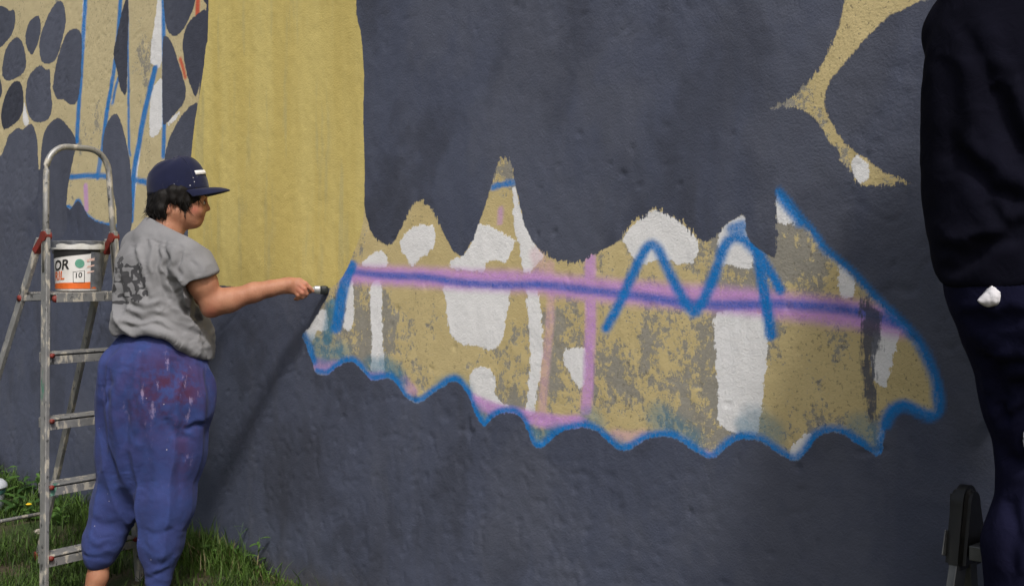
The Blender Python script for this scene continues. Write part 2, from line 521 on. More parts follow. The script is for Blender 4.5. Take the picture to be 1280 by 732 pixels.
add_stroke(over, [(1172, 505), (1169, 478), (1161, 454), (1149, 430), (1131, 408), (1112, 389)], 6.0, 0.8, 0.9, n=4)
add_stroke(blue, [(616, 234), (630, 230), (643, 228)], 3.6, 0.5, 0.9)
add_stroke(blue, [(974, 245), (988, 262), (1000, 278)], 5, 0.8, 0.9)
add_stroke(blue, [(380, 418), (386, 432), (392, 452)], 4, 0.9, 0.9)
for p, hw, a in [([(395, 430), (402, 444), (425, 440)], 11, 0.65), ([(482, 456), (492, 462), (500, 476)], 9, 0.75), ([(555, 484), (570, 478), (580, 486)], 9, 0.6),
                 ([(596, 516), (606, 526)], 9, 0.7), ([(664, 540), (678, 548), (700, 540)], 9, 0.7), ([(760, 552), (778, 560)], 9, 0.6), ([(826, 520), (842, 534), (862, 548)], 14, 0.55),
                 ([(944, 526), (962, 540)], 16, 0.5), ([(932, 530), (936, 545)], 10, 0.6), ([(1076, 535), (1090, 552)], 15, 0.5), ([(466, 456), (474, 462)], 9, 0.6), ([(738, 520), (744, 526)], 10, 0.5)]:
    add_stroke(teal, p, hw, 0.9, a)
for p, hw, a in [([(96, 178), (99, 130), (102, 80), (104, 40), (108, -30)], 2.2, 0.95), ([(128, 186), (133, 140), (140, 100), (146, 50), (152, -30)], 2.2, 0.95),
                 ([(158, -30), (159, 60), (160, 120), (161, 180), (163, 195)], 1.3, 0.9), ([(194, 85), (188, 110), (180, 145), (174, 180), (168, 215), (164, 276)], 2.9, 0.97),
                 ([(203, -30), (205, 60), (206, 150), (205, 196)], 2.2, 0.95), ([(86, 221), (130, 220), (192, 229)], 3.0, 0.95), ([(83, 258), (92, 259), (98, 250), (106, 266), (120, 277), (146, 283)], 2.0, 0.95),
                 ([(140, 130), (144, 110), (148, 96)], 1.5, 0.9), ([(126, 190), (124, 208), (122, 222)], 2.4, 0.8)]:
    add_stroke(blue, p, hw, 0.5, a)
for p, hw, a in [([(515, 262), (524, 254), (536, 262)], 18, 1.0), ([(626, 205), (633, 205)], 14, 1.0), ([(795, 280), (815, 268), (850, 280)], 20, 1.0), ([(690, 322), (712, 326), (740, 318)], 14, 0.9), ([(870, 300), (890, 300)], 12, 0.9), ([(1040, 60), (1010, 105), (985, 125)], 12, 0.7), ([(972, 260), (972, 310)], 8, 0.6), ([(470, 298), (490, 303)], 9, 0.5), ([(1050, 190), (1075, 226), (1120, 228)], 10, 0.7), ([(1090, 380), (1098, 440), (1090, 510)], 14, 0.8)]:
    add_stroke(dry, p, hw, 0.8, a)
add_stroke(red, [(248, -30), (247, 18)], 2.4, 0.5, 0.95)
add_stroke(red, [(226, 74), (230, 86), (233, 98)], 1.6, 0.6, 0.9)

# relief of the render: trowel undulation, dents, ridges
PW = np.stack([WS.ravel(), WZ.ravel(), np.zeros(WS.size)], 1)
rel = (fbm(PW * (1.1, 1.1, 1), 3, 3) - 0.5) * 0.022 + (fbm(PW * (5, 4, 1), 3, 9) - 0.5) * 0.0026 + (fbm(PW * (30, 26, 1), 3, 5) - 0.5) * 0.0026
clean = 1 - 0.75 * sstep(0.03, -0.03, ochre.ravel())
zone = sstep(0.52, 0.64, fbm(PW * (0.85, 0.95, 1) + 3, 3, 33)) * clean
rough_zone = sstep(0.50, 0.64, fbm(PW * (1.5, 1.9, 1) + 11, 4, 47)) * clean
warp = (fbm(PW * (6, 6, 1) + 31, 2, 90) - 0.5) * 0.12
PP = PW + np.stack([warp, warp * 0.7, warp * 0], 1)
pit = fbm(PP * (44, 52, 1), 2, 61)
rel -= sstep(0.64, 0.78, pit) * rough_zone * 0.0021
pit2 = vnoise(PP * (27, 31, 1) + 5, 71)
rel -= sstep(0.92, 0.98, pit2) * (0.25 + 0.75 * zone) * clean * 0.0045
scar = np.abs(fbm(PP * (2.2, 3.4, 1) + 7, 3, 21) - 0.5)
rel -= np.clip(1 - scar / 0.006, 0, 1) * zone * sstep(0.5, 0.7, vnoise(PW * (4, 4, 1), 5)) * 0.0035
rel = rel.reshape(WS.shape)

V = np.stack([WS.ravel(), -rel.ravel(), WZ.ravel()], 1)
idx = np.arange(ns * nz).reshape(ns, nz)
Q = np.stack([idx[:-1, :-1].ravel(), idx[1:, :-1].ravel(), idx[1:, 1:].ravel(), idx[:-1, 1:].ravel()], 1)
# back, top and ends
TH = 0.24
b0 = len(V)
S0, S1, Z0, Z1 = GS[0], GS[-1], GZ[0], GZ[-1]
V = np.concatenate([V, [[S0, TH, Z0], [S1, TH, Z0], [S1, TH, Z1], [S0, TH, Z1], [S0, 0.02, Z0], [S1, 0.02, Z0], [S1, 0.02, Z1], [S0, 0.02, Z1]]])
Q = np.concatenate([Q, [[b0 + 1, b0, b0 + 3, b0 + 2], [b0 + 7, b0 + 6, b0 + 2, b0 + 3], [b0, b0 + 4, b0 + 7, b0 + 3], [b0 + 5, b0 + 1, b0 + 2, b0 + 6]]])
pad = lambda a, v: np.concatenate([a.ravel(), np.full(8, v)])
slate_sd = np.minimum(-light, dark2)
attrs = dict(sd_dark=pad(slate_sd, -0.5), sd_ochre=pad(ochre, 0.5), sd_white=pad(white, 0.5), pink=pad(pink, 0), blue=pad(blue, 0), teal=pad(teal, 0),
             over=pad(over, 0), n_big=pad(fbm(PW * (4.1, 3.1, 1), 4, 101), 0.5), n_pt=pad(fbm(PW * (1.1, 1.1, 1) + 4, 5, 111, 0.6), 0.5), n_st=pad(fbm(PW * (17, 1.3, 1) + 2, 5, 121, 0.6), 0.5),
             n_st2=pad(fbm(PP * (4.6, 2.2, 1) + 6, 4, 131, 0.6), 0.5), n_os=pad(fbm(PW * (15, 1.5, 1) + 8, 5, 141, 0.62), 0.5), n_os2=pad(fbm(PW * (24, 2.2, 1) + 1, 5, 151, 0.62), 0.5), dry=pad(dry, 0), ptone=pad(ptone, 0.5), viol=pad(viol, 0), sd_strip=pad(strip, 0.5), n_roll=pad(fbm(PP * (2.6, 2.4, 1) + 14, 5, 161, 0.65), 0.5), red=pad(red, 0), salmon=pad(salmon, 0), sd_shape=pad(dark2, 0.5))
wall_me = mesh_np("painted_wall", V, Q, attrs)

def wall_material():
    m = bpy.data.materials.new("wall_paint")
    g = G(m)
    co = g.coord()
    # --- old, worn ochre with grey render showing through
    n_big = g.attr('n_big')
    n_mid = g.noise(g.mapping(co, (1, 1, 0.8)), 15, 8, 0.84)
    n_fine = g.noise(co, 85, 3, 0.7)
    wear = g.m('ADD', g.m('MULTIPLY', n_big, 0.55), g.m('ADD', g.m('MULTIPLY', n_mid, 0.95), g.m('MULTIPLY', n_fine, 0.22)))
    # less worn on the far left part of the wall
    sep = g.t.nodes.new('ShaderNodeSeparateXYZ'); g.put(sep.inputs[0], co)
    leftness = g.sm(sep.outputs[0], -1.5, -2.2)
    worn = g.sm(g.m('SUBTRACT', wear, g.m('MULTIPLY', leftness, 0.14)), 0.862, 0.900)
    grey = g.mix(n_fine, (0.22, 0.208, 0.175), (0.40, 0.378, 0.32))
    och0 = g.mix(g.attr('n_st2'), (0.54, 0.43, 0.200), (0.64, 0.53, 0.280))
    och0 = g.mix(leftness, och0, (0.60, 0.51, 0.30))
    old = g.mix(worn, och0, grey)
    speck = g.m('MULTIPLY', g.sm(n_fine, 0.56, 0.68), g.m('MAXIMUM', g.sm(g.attr('n_os'), 0.42, 0.62), g.sm(sep.outputs[0], 0.75, 1.15)))
    old = g.mix(g.m('MULTIPLY', speck, 0.7), old, (0.14, 0.12, 0.085))
    # --- white filler / primer patches
    e1 = g.m('SUBTRACT', g.noise(co, 42, 4, 0.65), 0.5)
    e2 = g.m('SUBTRACT', g.noise(g.mapping(co, (3.0, 1, 1.0)), 90, 3, 0.6), 0.5)
    sw = g.m('ADD', g.attr('sd_white'), g.m('ADD', g.m('MULTIPLY', e1, 0.042), g.m('ADD', g.m('MULTIPLY', e2, 0.016), g.m('MULTIPLY', g.sm(n_mid, 0.60, 0.72), 0.022))))
    wm = g.sm(sw, 0.0022, -0.0022)
    whitec = g.mix(n_mid, (0.80, 0.80, 0.81), (0.89, 0.89, 0.89))
    c = g.mix(g.m('MULTIPLY', wm, 0.97), old, whitec)
    # --- spray lines
    gr_ = g.noise(co, 150, 3, 0.65)
    grain = g.lin(gr_, 0.3, 0.7, -0.16, 0.16)
    def spray(c, name, colr, k=1.0):
        a = g.attr(name)
        uneven = g.m('MULTIPLY', g.m('SUBTRACT', n_mid, 0.5), g.m('MULTIPLY', g.m('MULTIPLY', a, g.m('SUBTRACT', 1.15, a)), 3.0))
        mm = g.m('MULTIPLY', g.m('ADD', g.m('ADD', a, uneven), g.m('MULTIPLY', grain, g.m('MULTIPLY', a, 1.2))), k, clamp=True)
        return g.mix(mm, c, colr)
    c = spray(c, 'salmon', (0.74, 0.46, 0.52), 0.8)
    c = spray(c, 'pink', (0.63, 0.33, 0.70), 0.95)
    c = spray(c, 'teal', (0.020, 0.20, 0.33), 0.9)
    c = spray(c, 'viol', (0.045, 0.125, 0.52), 0.86)
    c = spray(c, 'blue', (0.001, 0.185, 0.56), 0.96)
    c = spray(c, 'red', (0.62, 0.09, 0.045), 1.0)
    # --- slate paint, brushed and rolled
    st = g.attr('n_st')
    pt = g.attr('n_pt')
    dk = g.mix(g.sm(pt, 0.3, 0.7), (0.056, 0.065, 0.102), (0.080, 0.092, 0.138))
    dk = g.mix(g.m('MULTIPLY', g.sm(st, 0.46, 0.76), 0.35), dk, (0.090, 0.098, 0.132))
    dk = g.mix(g.m('MULTIPLY', g.sm(g.attr('n_st2'), 0.52, 0.7), 0.5), dk, (0.046, 0.050, 0.068))
    dk = g.mix(g.m('MULTIPLY', g.sm(n_fine, 0.62, 0.72), 0.35), dk, (0.11, 0.115, 0.135))
    dk = g.mix(g.m('MULTIPLY', g.sm(g.attr('n_roll'), 0.50, 0.70), 0.55), dk, (0.100, 0.109, 0.146))
    dk = g.mix(g.m('MULTIPLY', g.sm(g.attr('n_roll'), 0.46, 0.30), 0.5), dk, (0.042, 0.046, 0.064))
    dk = g.mix(g.m('MULTIPLY', g.sm(n_mid, 0.58, 0.75), 0.30), dk, (0.115, 0.122, 0.150))
    shp = g.sm(g.attr('sd_shape'), 0.01, -0.01)
    dk = g.mix(g.m('MULTIPLY', shp, g.m('MULTIPLY', leftness, 0.8)), dk, g.mix(g.m('ADD', g.attr('ptone'), g.m('MULTIPLY', g.m('SUBTRACT', g.attr('n_st'), 0.5), 0.5)), (0.040, 0.043, 0.060), (0.105, 0.116, 0.160)))
    edry = g.m('SUBTRACT', g.noise(g.mapping(co, (5.0, 1, 0.6)), 26, 3, 0.7), 0.5)
    sdk = g.m('ADD', g.attr('sd_dark'), g.m('ADD', g.m('MULTIPLY', e1, 0.012), g.m('ADD', g.m('MULTIPLY', e2, 0.010), g.m('MULTIPLY', g.m('ADD', edry, e1), g.m('ADD', 0.007, g.m('MULTIPLY', g.attr('dry'), 0.040))))))
    dm = g.sm(sdk, 0.002, -0.003)
    c = g.mix(dm, c, dk)
    ss = g.m('ADD', g.attr('sd_strip'), g.m('ADD', g.m('MULTIPLY', e1, 0.055), g.m('MULTIPLY', edry, 0.05)))
    c = g.mix(g.m('MULTIPLY', g.sm(ss, 0.005, -0.010), 0.9), c, dk)
    c = spray(c, 'over', (0.002, 0.170, 0.50), 0.93)
    # --- fresh ochre
    och = g.mix(g.sm(g.attr('n_os'), 0.3, 0.7), (0.61, 0.485, 0.155), (0.67, 0.55, 0.195))
    och = g.mix(g.m('MULTIPLY', g.sm(g.attr('n_os2'), 0.55, 0.74), 0.45), och, (0.46, 0.42, 0.215))
    so = g.m('ADD', g.attr('sd_ochre'), g.m('ADD', g.m('MULTIPLY', e1, 0.008), g.m('MULTIPLY', e2, 0.008)))
    om = g.sm(so, 0.002, -0.002)
    c = g.mix(om, c, och)
    # --- mud splashed up from the ground
    dirt = g.sm(g.m('ADD', sep.outputs[2], g.m('MULTIPLY', n_mid, 0.30)), 0.27, 0.10)
    c = g.mix(g.m('MULTIPLY', dirt, 0.55), c, (0.085, 0.072, 0.052))
    # --- fine relief
    hb = g.m('ADD', g.m('MULTIPLY', e1, 0.35), g.m('MULTIPLY', gr_, 0.38))
    hb = g.m('SUBTRACT', hb, g.m('MULTIPLY', g.m('MULTIPLY', worn, g.m('SUBTRACT', 1.0, dm)), 0.12))
    hb = g.m('ADD', hb, g.m('MULTIPLY', wm, 0.10))
    nrm = g.bump(hb, 0.5, 0.008)
    rough = g.lin(n_mid, 0.3, 0.7, 0.62, 0.82)
    g.out(c, rough, nrm, 0, 0.35)
    return m

wall = link("painted_wall", wall_me, wall_material())
wall.location = (0, Y640, 0)
wall.rotation_euler = (0, 0, WANG)
tag(wall, "rendered slate-grey wall with half-painted mural in ochre, white, pink and blue", "wall")
def on_wall(px, py, off=0.0):
    """world point on the wall face, off metres in front"""
    Y = wall_y(px)
    p = at(px, py, Y)
    return p - Vector((NX, NY, 0)) * off

# ================================================================ GROUND
def ground_material():
    m = bpy.data.materials.new("soil_and_turf")
    g = G(m)
    co = g.coord()
    n1 = g.noise(co, 1.6, 6, 0.65)
    n2 = g.noise(co, 14, 6, 0.7)
    soil = g.mix(n2, (0.035, 0.026, 0.017), (0.13, 0.10, 0.068))
    turf = g.mix(n2, (0.018, 0.032, 0.010), (0.055, 0.085, 0.022))
    c = g.mix(g.sm(g.m('ADD', n1, g.m('MULTIPLY', n2, 0.3)), 0.52, 0.72), turf, soil)
    g.out(c, 0.95, g.bump(g.m('ADD', n2, g.noise(co, 60, 4, 0.6)), 0.8, 0.02), 0, 0.2)
    return m
gx = np.concatenate([[-300, -120, -50, -20, -9], np.arange(-6, 2.51, 0.06), [4, 9, 20, 50, 120, 300]])
gy = np.concatenate([[-300, -120, -50, -20, -8, -3, 0, 2], np.arange(3.2, 8.0, 0.06), [9, 12, 20, 50, 120, 300]])
GX, GY = np.meshgrid(gx, gy, indexing='ij')
P = np.stack([GX.ravel(), GY.ravel(), np.zeros(GX.size)], 1)
def ground_h(P):
    dw = -(P[:, 0] * NX + (P[:, 1] - Y640) * NY)
    return (fbm(P * (1.3, 1.3, 1), 4, 81) - 0.5) * 0.03 - 0.008 - 0.052 * sstep(0.2, 0.6, dw)
near = (np.abs(P[:, 0]) < 10) & (P[:, 1] > -5) & (P[:, 1] < 12)
P[:, 2] = np.where(near, ground_h(P), -0.06)
gi = np.arange(GX.size).reshape(GX.shape)
GQ = np.stack([gi[:-1, :-1].ravel(), gi[1:, :-1].ravel(), gi[1:, 1:].ravel(), gi[:-1, 1:].ravel()], 1)
ground = link("ground", mesh_np("ground", P, GQ), ground_material())
tag(ground, "dark soil and rough turf at the foot of the wall", None, kind="structure")

def gz(x, y):
    return float(ground_h(np.array([[x, y, 0.0]]))[0])

def wall_dist(x, y):
    """distance in front of the wall face"""
    return -((x) * NX + (y - Y640) * NY)

# ================================================================ IMPLICIT FIGURES
class Field:
    def __init__(self, lo, hi, h):
        self.lo = np.array(lo, float); self.h = h
        n = np.ceil((np.array(hi) - self.lo) / h).astype(int) + 1
        self.n = n
        self.ax = [self.lo[k] + h * np.arange(n[k]) for k in range(3)]
        self.D = np.full(n, 0.25, dtype=np.float32)
    def sub(self, lo, hi):
        sl = []
        for k in range(3):
            i0 = max(0, int(math.floor((lo[k] - self.lo[k]) / self.h))); i1 = min(self.n[k], int(math.ceil((hi[k] - self.lo[k]) / self.h)) + 1)
            sl.append(slice(i0, max(i0, i1)))
        X, Y, Z = np.meshgrid(self.ax[0][sl[0]], self.ax[1][sl[1]], self.ax[2][sl[2]], indexing='ij')
        return tuple(sl), X, Y, Z
    @staticmethod
    def smin(a, b, k):
        if k <= 0: return np.minimum(a, b)
        h = np.clip(0.5 + 0.5 * (b - a) / k, 0, 1)
        return b + (a - b) * h - k * h * (1 - h)
    def cap(self, a, b, ra, rb, k=0.02):
        a = np.array(a, float); b = np.array(b, float)
        mg = max(ra, rb) + max(k, 0.02) + 0.02
        sl, X, Y, Z = self.sub(np.minimum(a, b) - mg, np.maximum(a, b) + mg)
        if X.size == 0: return
        d = b - a
        t = np.clip(((X - a[0]) * d[0] + (Y - a[1]) * d[1] + (Z - a[2]) * d[2]) / (d.dot(d) + 1e-12), 0, 1)
        dist = np.sqrt((X - a[0] - t * d[0]) ** 2 + (Y - a[1] - t * d[1]) ** 2 + (Z - a[2] - t * d[2]) ** 2) - (ra + (rb - ra) * t)
        self.D[sl] = self.smin(self.D[sl], dist, k)
    def chain(self, pts, rs, k=0.02):
        for i in range(len(pts) - 1): self.cap(pts[i], pts[i + 1], rs[i], rs[i + 1], k)
    def ell(self, c, r, axes=None, k=0.02, carve=False):
        c = np.array(c, float); r = np.array(r, float)
        A = np.eye(3) if axes is None else np.array(axes, float)
        mg = r.max() + max(k, 0.02) + 0.02
        sl, X, Y, Z = self.sub(c - mg, c + mg)
        if X.size == 0: return
        q = [(X - c[0]) * A[i][0] + (Y - c[1]) * A[i][1] + (Z - c[2]) * A[i][2] for i in range(3)]
        k0 = np.sqrt(sum((q[i] / r[i]) ** 2 for i in range(3)))
        k1 = np.sqrt(sum((q[i] / r[i] ** 2) ** 2 for i in range(3))) + 1e-9
        dist = k0 * (k0 - 1) / k1
        dist = np.where(k0 < 0.2, -r.min(), dist)
        if carve: self.D[sl] = -self.smin(-self.D[sl], dist, k)
        else: self.D[sl] = self.smin(self.D[sl], dist, k)
    def column(self, keys, fa, ra, k=0.03, p=2.0):
        """loft: keys = (z, cx, cy, half_f, half_r); fa, ra = unit axes in plan"""
        K = np.array(sorted(keys))
        mg = 0.1
        hm = K[:, 3:].max()
        lo = (K[:, 1].min() - hm - mg, K[:, 2].min() - hm - mg, K[0, 0] - mg); hi = (K[:, 1].max() + hm + mg, K[:, 2].max() + hm + mg, K[-1, 0] + mg)
        sl, X, Y, Z = self.sub(lo, hi)
        z1 = Z[0, 0, :]
        ker = lambda j: np.interp(z1, K[:, 0], K[:, j])
        # smooth the interpolation a little
        def smooth(v):
            w = 9
            vp = np.pad(v, w, mode='edge')
            return np.convolve(vp, np.ones(2 * w + 1) / (2 * w + 1), mode='valid')
        cx, cy, hf, hr = [smooth(ker(j)) for j in (1, 2, 3, 4)]
        X = X - cx; Y = Y - cy
        qf = np.abs(X * fa[0] + Y * fa[1]) / hf; qr = np.abs(X * ra[0] + Y * ra[1]) / hr
        rad = (qf ** p + qr ** p) ** (1 / p)
        d = (rad - 1) * np.minimum(hf, hr)
        dz = np.maximum(K[0, 0] - Z, Z - K[-1, 0])
        d = -self.smin(-d, -dz, 0.03)
        self.D[sl] = self.smin(self.D[sl], d, k)
    def cut(self, point, normal, lo=None, hi=None, k=0.004):
        """remove everything on the normal's side of a plane (within a box)"""
        p = np.array(point); n = np.array(normal, float); n /= np.linalg.norm(n)
        lo = self.lo if lo is None else lo
        hi = self.lo + self.h * self.n if hi is None else hi
        sl, X, Y, Z = self.sub(lo, hi)
        d = (X - p[0]) * n[0] + (Y - p[1]) * n[1] + (Z - p[2]) * n[2]
        self.D[sl] = -self.smin(-self.D[sl], -d, k)
    def mesh(self):
        D = np.pad(self.D, 1, constant_values=0.25)
        org = self.lo - self.h
        S = D < 0
        n = np.array(D.shape) - 1
        cnt = np.zeros(n, dtype=np.int8)
        for dx in (0, 1):
            for dy in (0, 1):
                for dz in (0, 1):
                    cnt += S[dx:dx + n[0], dy:dy + n[1], dz:dz + n[2]]
        act = (cnt > 0) & (cnt < 8)
        I, J, K = np.nonzero(act)
        vid = np.full(n, -1, dtype=np.int32); vid[I, J, K] = np.arange(len(I))
        corner = [(a, b, c) for a in (0, 1) for b in (0, 1) for c in (0, 1)]
        val = {c: D[I + c[0], J + c[1], K + c[2]] for c in corner}
        acc = np.zeros((len(I), 3)); num = np.zeros(len(I))
        for c in corner:
            for ax in range(3):
                if c[ax] == 0:
                    e = list(c); e[ax] = 1; e = tuple(e)
                    d0, d1 = val[c], val[e]
                    x = (d0 < 0) != (d1 < 0)
                    t = np.where(x, d0 / np.where(x, d0 - d1, 1), 0)
                    p = np.tile(np.array(c, float), (len(I), 1)); p[:, ax] += t
                    acc += np.where(x[:, None], p, 0); num += x
        Vv = org + (np.stack([I, J, K], 1) + acc / num[:, None]) * self.h
        quads = []
        for ax in range(3):
            a = [slice(None)] * 3; b = [slice(None)] * 3
            a[ax] = slice(0, -1); b[ax] = slice(1, None)
            sa, sb = S[tuple(a)], S[tuple(b)]
            E = np.argwhere(sa != sb)
            o1, o2 = [k for k in range(3) if k != ax]
            ok = (E[:, o1] > 0) & (E[:, o2] > 0) & (E[:, o1] < n[o1]) & (E[:, o2] < n[o2])
            E = E[ok]
            inside = sa[E[:, 0], E[:, 1], E[:, 2]]
            def cell(d1, d2):
                c = E.copy(); c[:, o1] += d1; c[:, o2] += d2
                return vid[c[:, 0], c[:, 1], c[:, 2]]
            q = np.stack([cell(-1, -1), cell(0, -1), cell(0, 0), cell(-1, 0)], 1)
            flip = inside if ax != 1 else ~inside
            q[~flip] = q[~flip][:, ::-1]
            quads.append(q)
        return Vv, np.concatenate(quads)

def normals(V, Q):
    n = np.cross(V[Q[:, 2]] - V[Q[:, 0]], V[Q[:, 3]] - V[Q[:, 1]])
    N = np.zeros_like(V)
    for k in range(4): np.add.at(N, Q[:, k], n)
    return N / (np.linalg.norm(N, axis=1, keepdims=True) + 1e-12)

def relax(V, Q, it=3, lam=0.5):
    e = np.concatenate([Q[:, [0, 1]], Q[:, [1, 2]], Q[:, [2, 3]], Q[:, [3, 0]]])
    deg = np.bincount(e[:, 0], minlength=len(V)) + np.bincount(e[:, 1], minlength=len(V))
    for _ in range(it):
        A = np.zeros_like(V)
        np.add.at(A, e[:, 0], V[e[:, 1]]); np.add.at(A, e[:, 1], V[e[:, 0]])
        V = V + lam * (A / deg[:, None] - V)
    return V

def crease_disp(U, creases):
    """U: (N,2) picture-plane coords of vertices in metres; creases: (points, half width, depth)"""
    d = np.zeros(len(U))
    J = np.stack([U[:, 0] * 0.09, U[:, 1] * 0.09, np.zeros(len(U))], 1)
    U = U + np.stack([vnoise(J, 3) - 0.5, vnoise(J + 9, 4) - 0.5], 1) * 6.0
    for pts, w, a in creases:
        Q = catmull(np.array(pts, float), False, 4)
        m = np.full(len(U), 99.0); tt = np.zeros(len(U)); sg = np.ones(len(U))
        for k in range(len(Q) - 1):
            e = seg_dist(U[:, 0], U[:, 1], Q[k], Q[k + 1])
            b = e < m
            m = np.where(b, e, m); tt = np.where(b, (k + 0.5) / (len(Q) - 1), tt)
            dx, dz = Q[k + 1] - Q[k]
            sg = np.where(b, np.sign((U[:, 0] - Q[k][0]) * dz - (U[:, 1] - Q[k][1]) * dx), sg)
        w2 = w * 1.45
        s = sg * m / w2
        prof = -np.exp(-s ** 2) + 0.75 * np.exp(-((s - 1.7) / 1.1) ** 2) + 0.25 * np.exp(-((s + 1.8) / 1.3) ** 2)
        d += a * 0.85 * prof * np.clip(np.sin(np.pi * np.clip(tt, 0.03, 0.97)) * 1.6, 0, 1)
    return d

# ---------------------------------------------------------------- shared materials
def skin_material(name, c, c2):
    m = bpy.data.materials.new(name)
    g = G(m); co = g.coord()
    n = g.noise(co, 14, 4, 0.6)
    fine = g.noise(co, 190, 3, 0.6)
    b = g.mix(g.sm(n, 0.35, 0.65), c2, c)
    b = g.mix(g.m('MULTIPLY', g.attr('flush'), 0.6), b, (0.50, 0.15, 0.11))
    b = g.mix(g.m('MULTIPLY', g.attr('lips'), 0.8), b, (0.28, 0.075, 0.07))
    g.out(b, g.lin(fine, 0.3, 0.7, 0.50, 0.70), g.bump(g.m('ADD', fine, g.m('MULTIPLY', n, 0.8)), 0.25, 0.004), 0, 0.4, **{'Subsurface Weight': 0.12, 'Subsurface Scale': 0.02, 'Subsurface Radius': (1.0, 0.35, 0.2)})
    return m
SKIN = skin_material("skin", (0.41, 0.195, 0.115), (0.345, 0.150, 0.086))

def cloth_material(name, c, c2, rough=0.9, weave=420, stain=None, fold=0.25, sheen=0.15, spec=0.15):
    m = bpy.data.materials.new(name)
    g = G(m); co = g.coord()
    n = g.noise(co, 7, 5, 0.62)
    b = g.mix(g.sm(n, 0.3, 0.7), c2, c)
    heather = g.noise(g.mapping(co, (1, 1, 3)), weave, 2, 0.6)
    b = g.mix(0.18, b, g.mix(heather, tuple(x * 0.3 for x in c), tuple(min(1, x * 1.7) for x in c)))
    if stain: b = stain(g, co, b)
    wr = g.noise(g.mapping(co, (1, 1, 1.0)), 26, 4, 0.6, 0.8)
    h = g.m('ADD', g.m('MULTIPLY', wr, 0.8), g.m('MULTIPLY', heather, 0.06))
    g.out(b, rough, g.bump(h, fold, 0.012), 0, spec, **{'Sheen Weight': sheen, 'Sheen Roughness': 0.5})
    return m

def shirt_print(g, co, b):
    a = g.attr('print')
    n = g.noise(co, 60, 4, 0.7)
    mk = g.sm(g.m('ADD', a, g.m('MULTIPLY', g.m('SUBTRACT', n, 0.5), 0.5)), 0.42, 0.52)
    return g.mix(g.m('MULTIPLY', mk, 0.82), b, (0.016, 0.016, 0.019))
def trouser_stain(g, co, b):
    a = g.attr('stain')
    n = g.noise(co, 11, 6, 0.7)
    mk = g.m('MULTIPLY', a, g.sm(n, 0.38, 0.60))
    b = g.mix(g.m('MULTIPLY', mk, 0.9), b, (0.065, 0.020, 0.045))
    n2 = g.noise(g.mapping(co, (1.6, 1.6, 0.6), (3, 1, 2)), 17, 5, 0.7)
    b = g.mix(g.m('MULTIPLY', g.m('MULTIPLY', a, g.sm(n2, 0.60, 0.70)), 0.55), b, (0.42, 0.33, 0.50))
    sp = g.voronoi(co, 46)
    pick = g.noise(co, 9, 3, 0.6)
    b = g.mix(g.m('MULTIPLY', g.sm(sp, 0.11, 0.06), g.sm(pick, 0.60, 0.66)), b, (0.50, 0.48, 0.52))
    return b
TEE = cloth_material("grey_jersey", (0.225, 0.225, 0.233), (0.190, 0.190, 0.198), stain=shirt_print, fold=0.18, sheen=0.06)
PANTS = cloth_material("blue_cotton", (0.038, 0.060, 0.195), (0.028, 0.042, 0.140), stain=trouser_stain, fold=0.3, sheen=0.04)
def cap_specks(g, co, b):
    sp = g.voronoi(co, 52)
    pick = g.noise(co, 12, 3, 0.6)
    return g.mix(g.m('MULTIPLY', g.sm(sp, 0.13, 0.08), g.sm(pick, 0.61, 0.65)), b, (0.7, 0.7, 0.72))
CAPM = cloth_material("navy_twill", (0.011, 0.014, 0.045), (0.007, 0.009, 0.028), stain=cap_specks, fold=0.1, weave=600)
HAIR = bpy.data.materials.new("black_hair")
_g = G(HAIR); _co = _g.coord()
_st = _g.noise(_g.mapping(_co, (1, 1, 0.16), (0, 0, 0), (0, 0.5, 0)), 170, 3, 0.6)
_g.out(_g.mix(_st, (0.003, 0.0026, 0.0026), (0.011, 0.009, 0.008)), 0.62, _g.bump(_st, 0.5, 0.004), 0, 0.2)

# ================================================================ PAINTER IN THE GREY T-SHIRT
WY = 4.5
WX = (195 - 640) / F * WY
def wp(px, py, dy=0.0):
    Y = WY + dy
    return np.array([(px - 640) / F * Y - WX, dy, CAMZ - (py - HZ) / F * Y])
def upx(V):
    """vertices (local) -> photo pixel coordinates"""
    Y = V[:, 1] + WY
    return np.stack([(V[:, 0] + WX) / Y * F + 640, HZ - (V[:, 2] - CAMZ) / Y * F], 1)
fw = np.array([NX, NY])              # facing the wall
rt = np.array([TX, TY])              # her right hand side
person = empty("person", (WX, WY, 0), "person in navy cap, grey T-shirt and paint-stained blue trousers brushing the wall", "person")

# head frame
HA = math.radians(17)
hf = np.array([math.cos(HA), math.sin(HA), 0.0]); hr_ = np.array([math.sin(HA), -math.cos(HA), 0.0]); hu = np.array([0, 0, 1.0])
HC = wp(224, 246, 0.02)
def hp(px, py, lat=0.0):
    """point in the head's own profile plane, lat metres towards her right"""
    fwd = (px - 224) * 0.00302 / math.cos(HA)
    return HC + hf * fwd + hr_ * lat + hu * ((246 - py) * 0.00302)
hax = [hf, hr_, hu]

fb = Field((-0.42, -0.33, -0.08), (0.72, 0.40, 1.66), 0.0038)
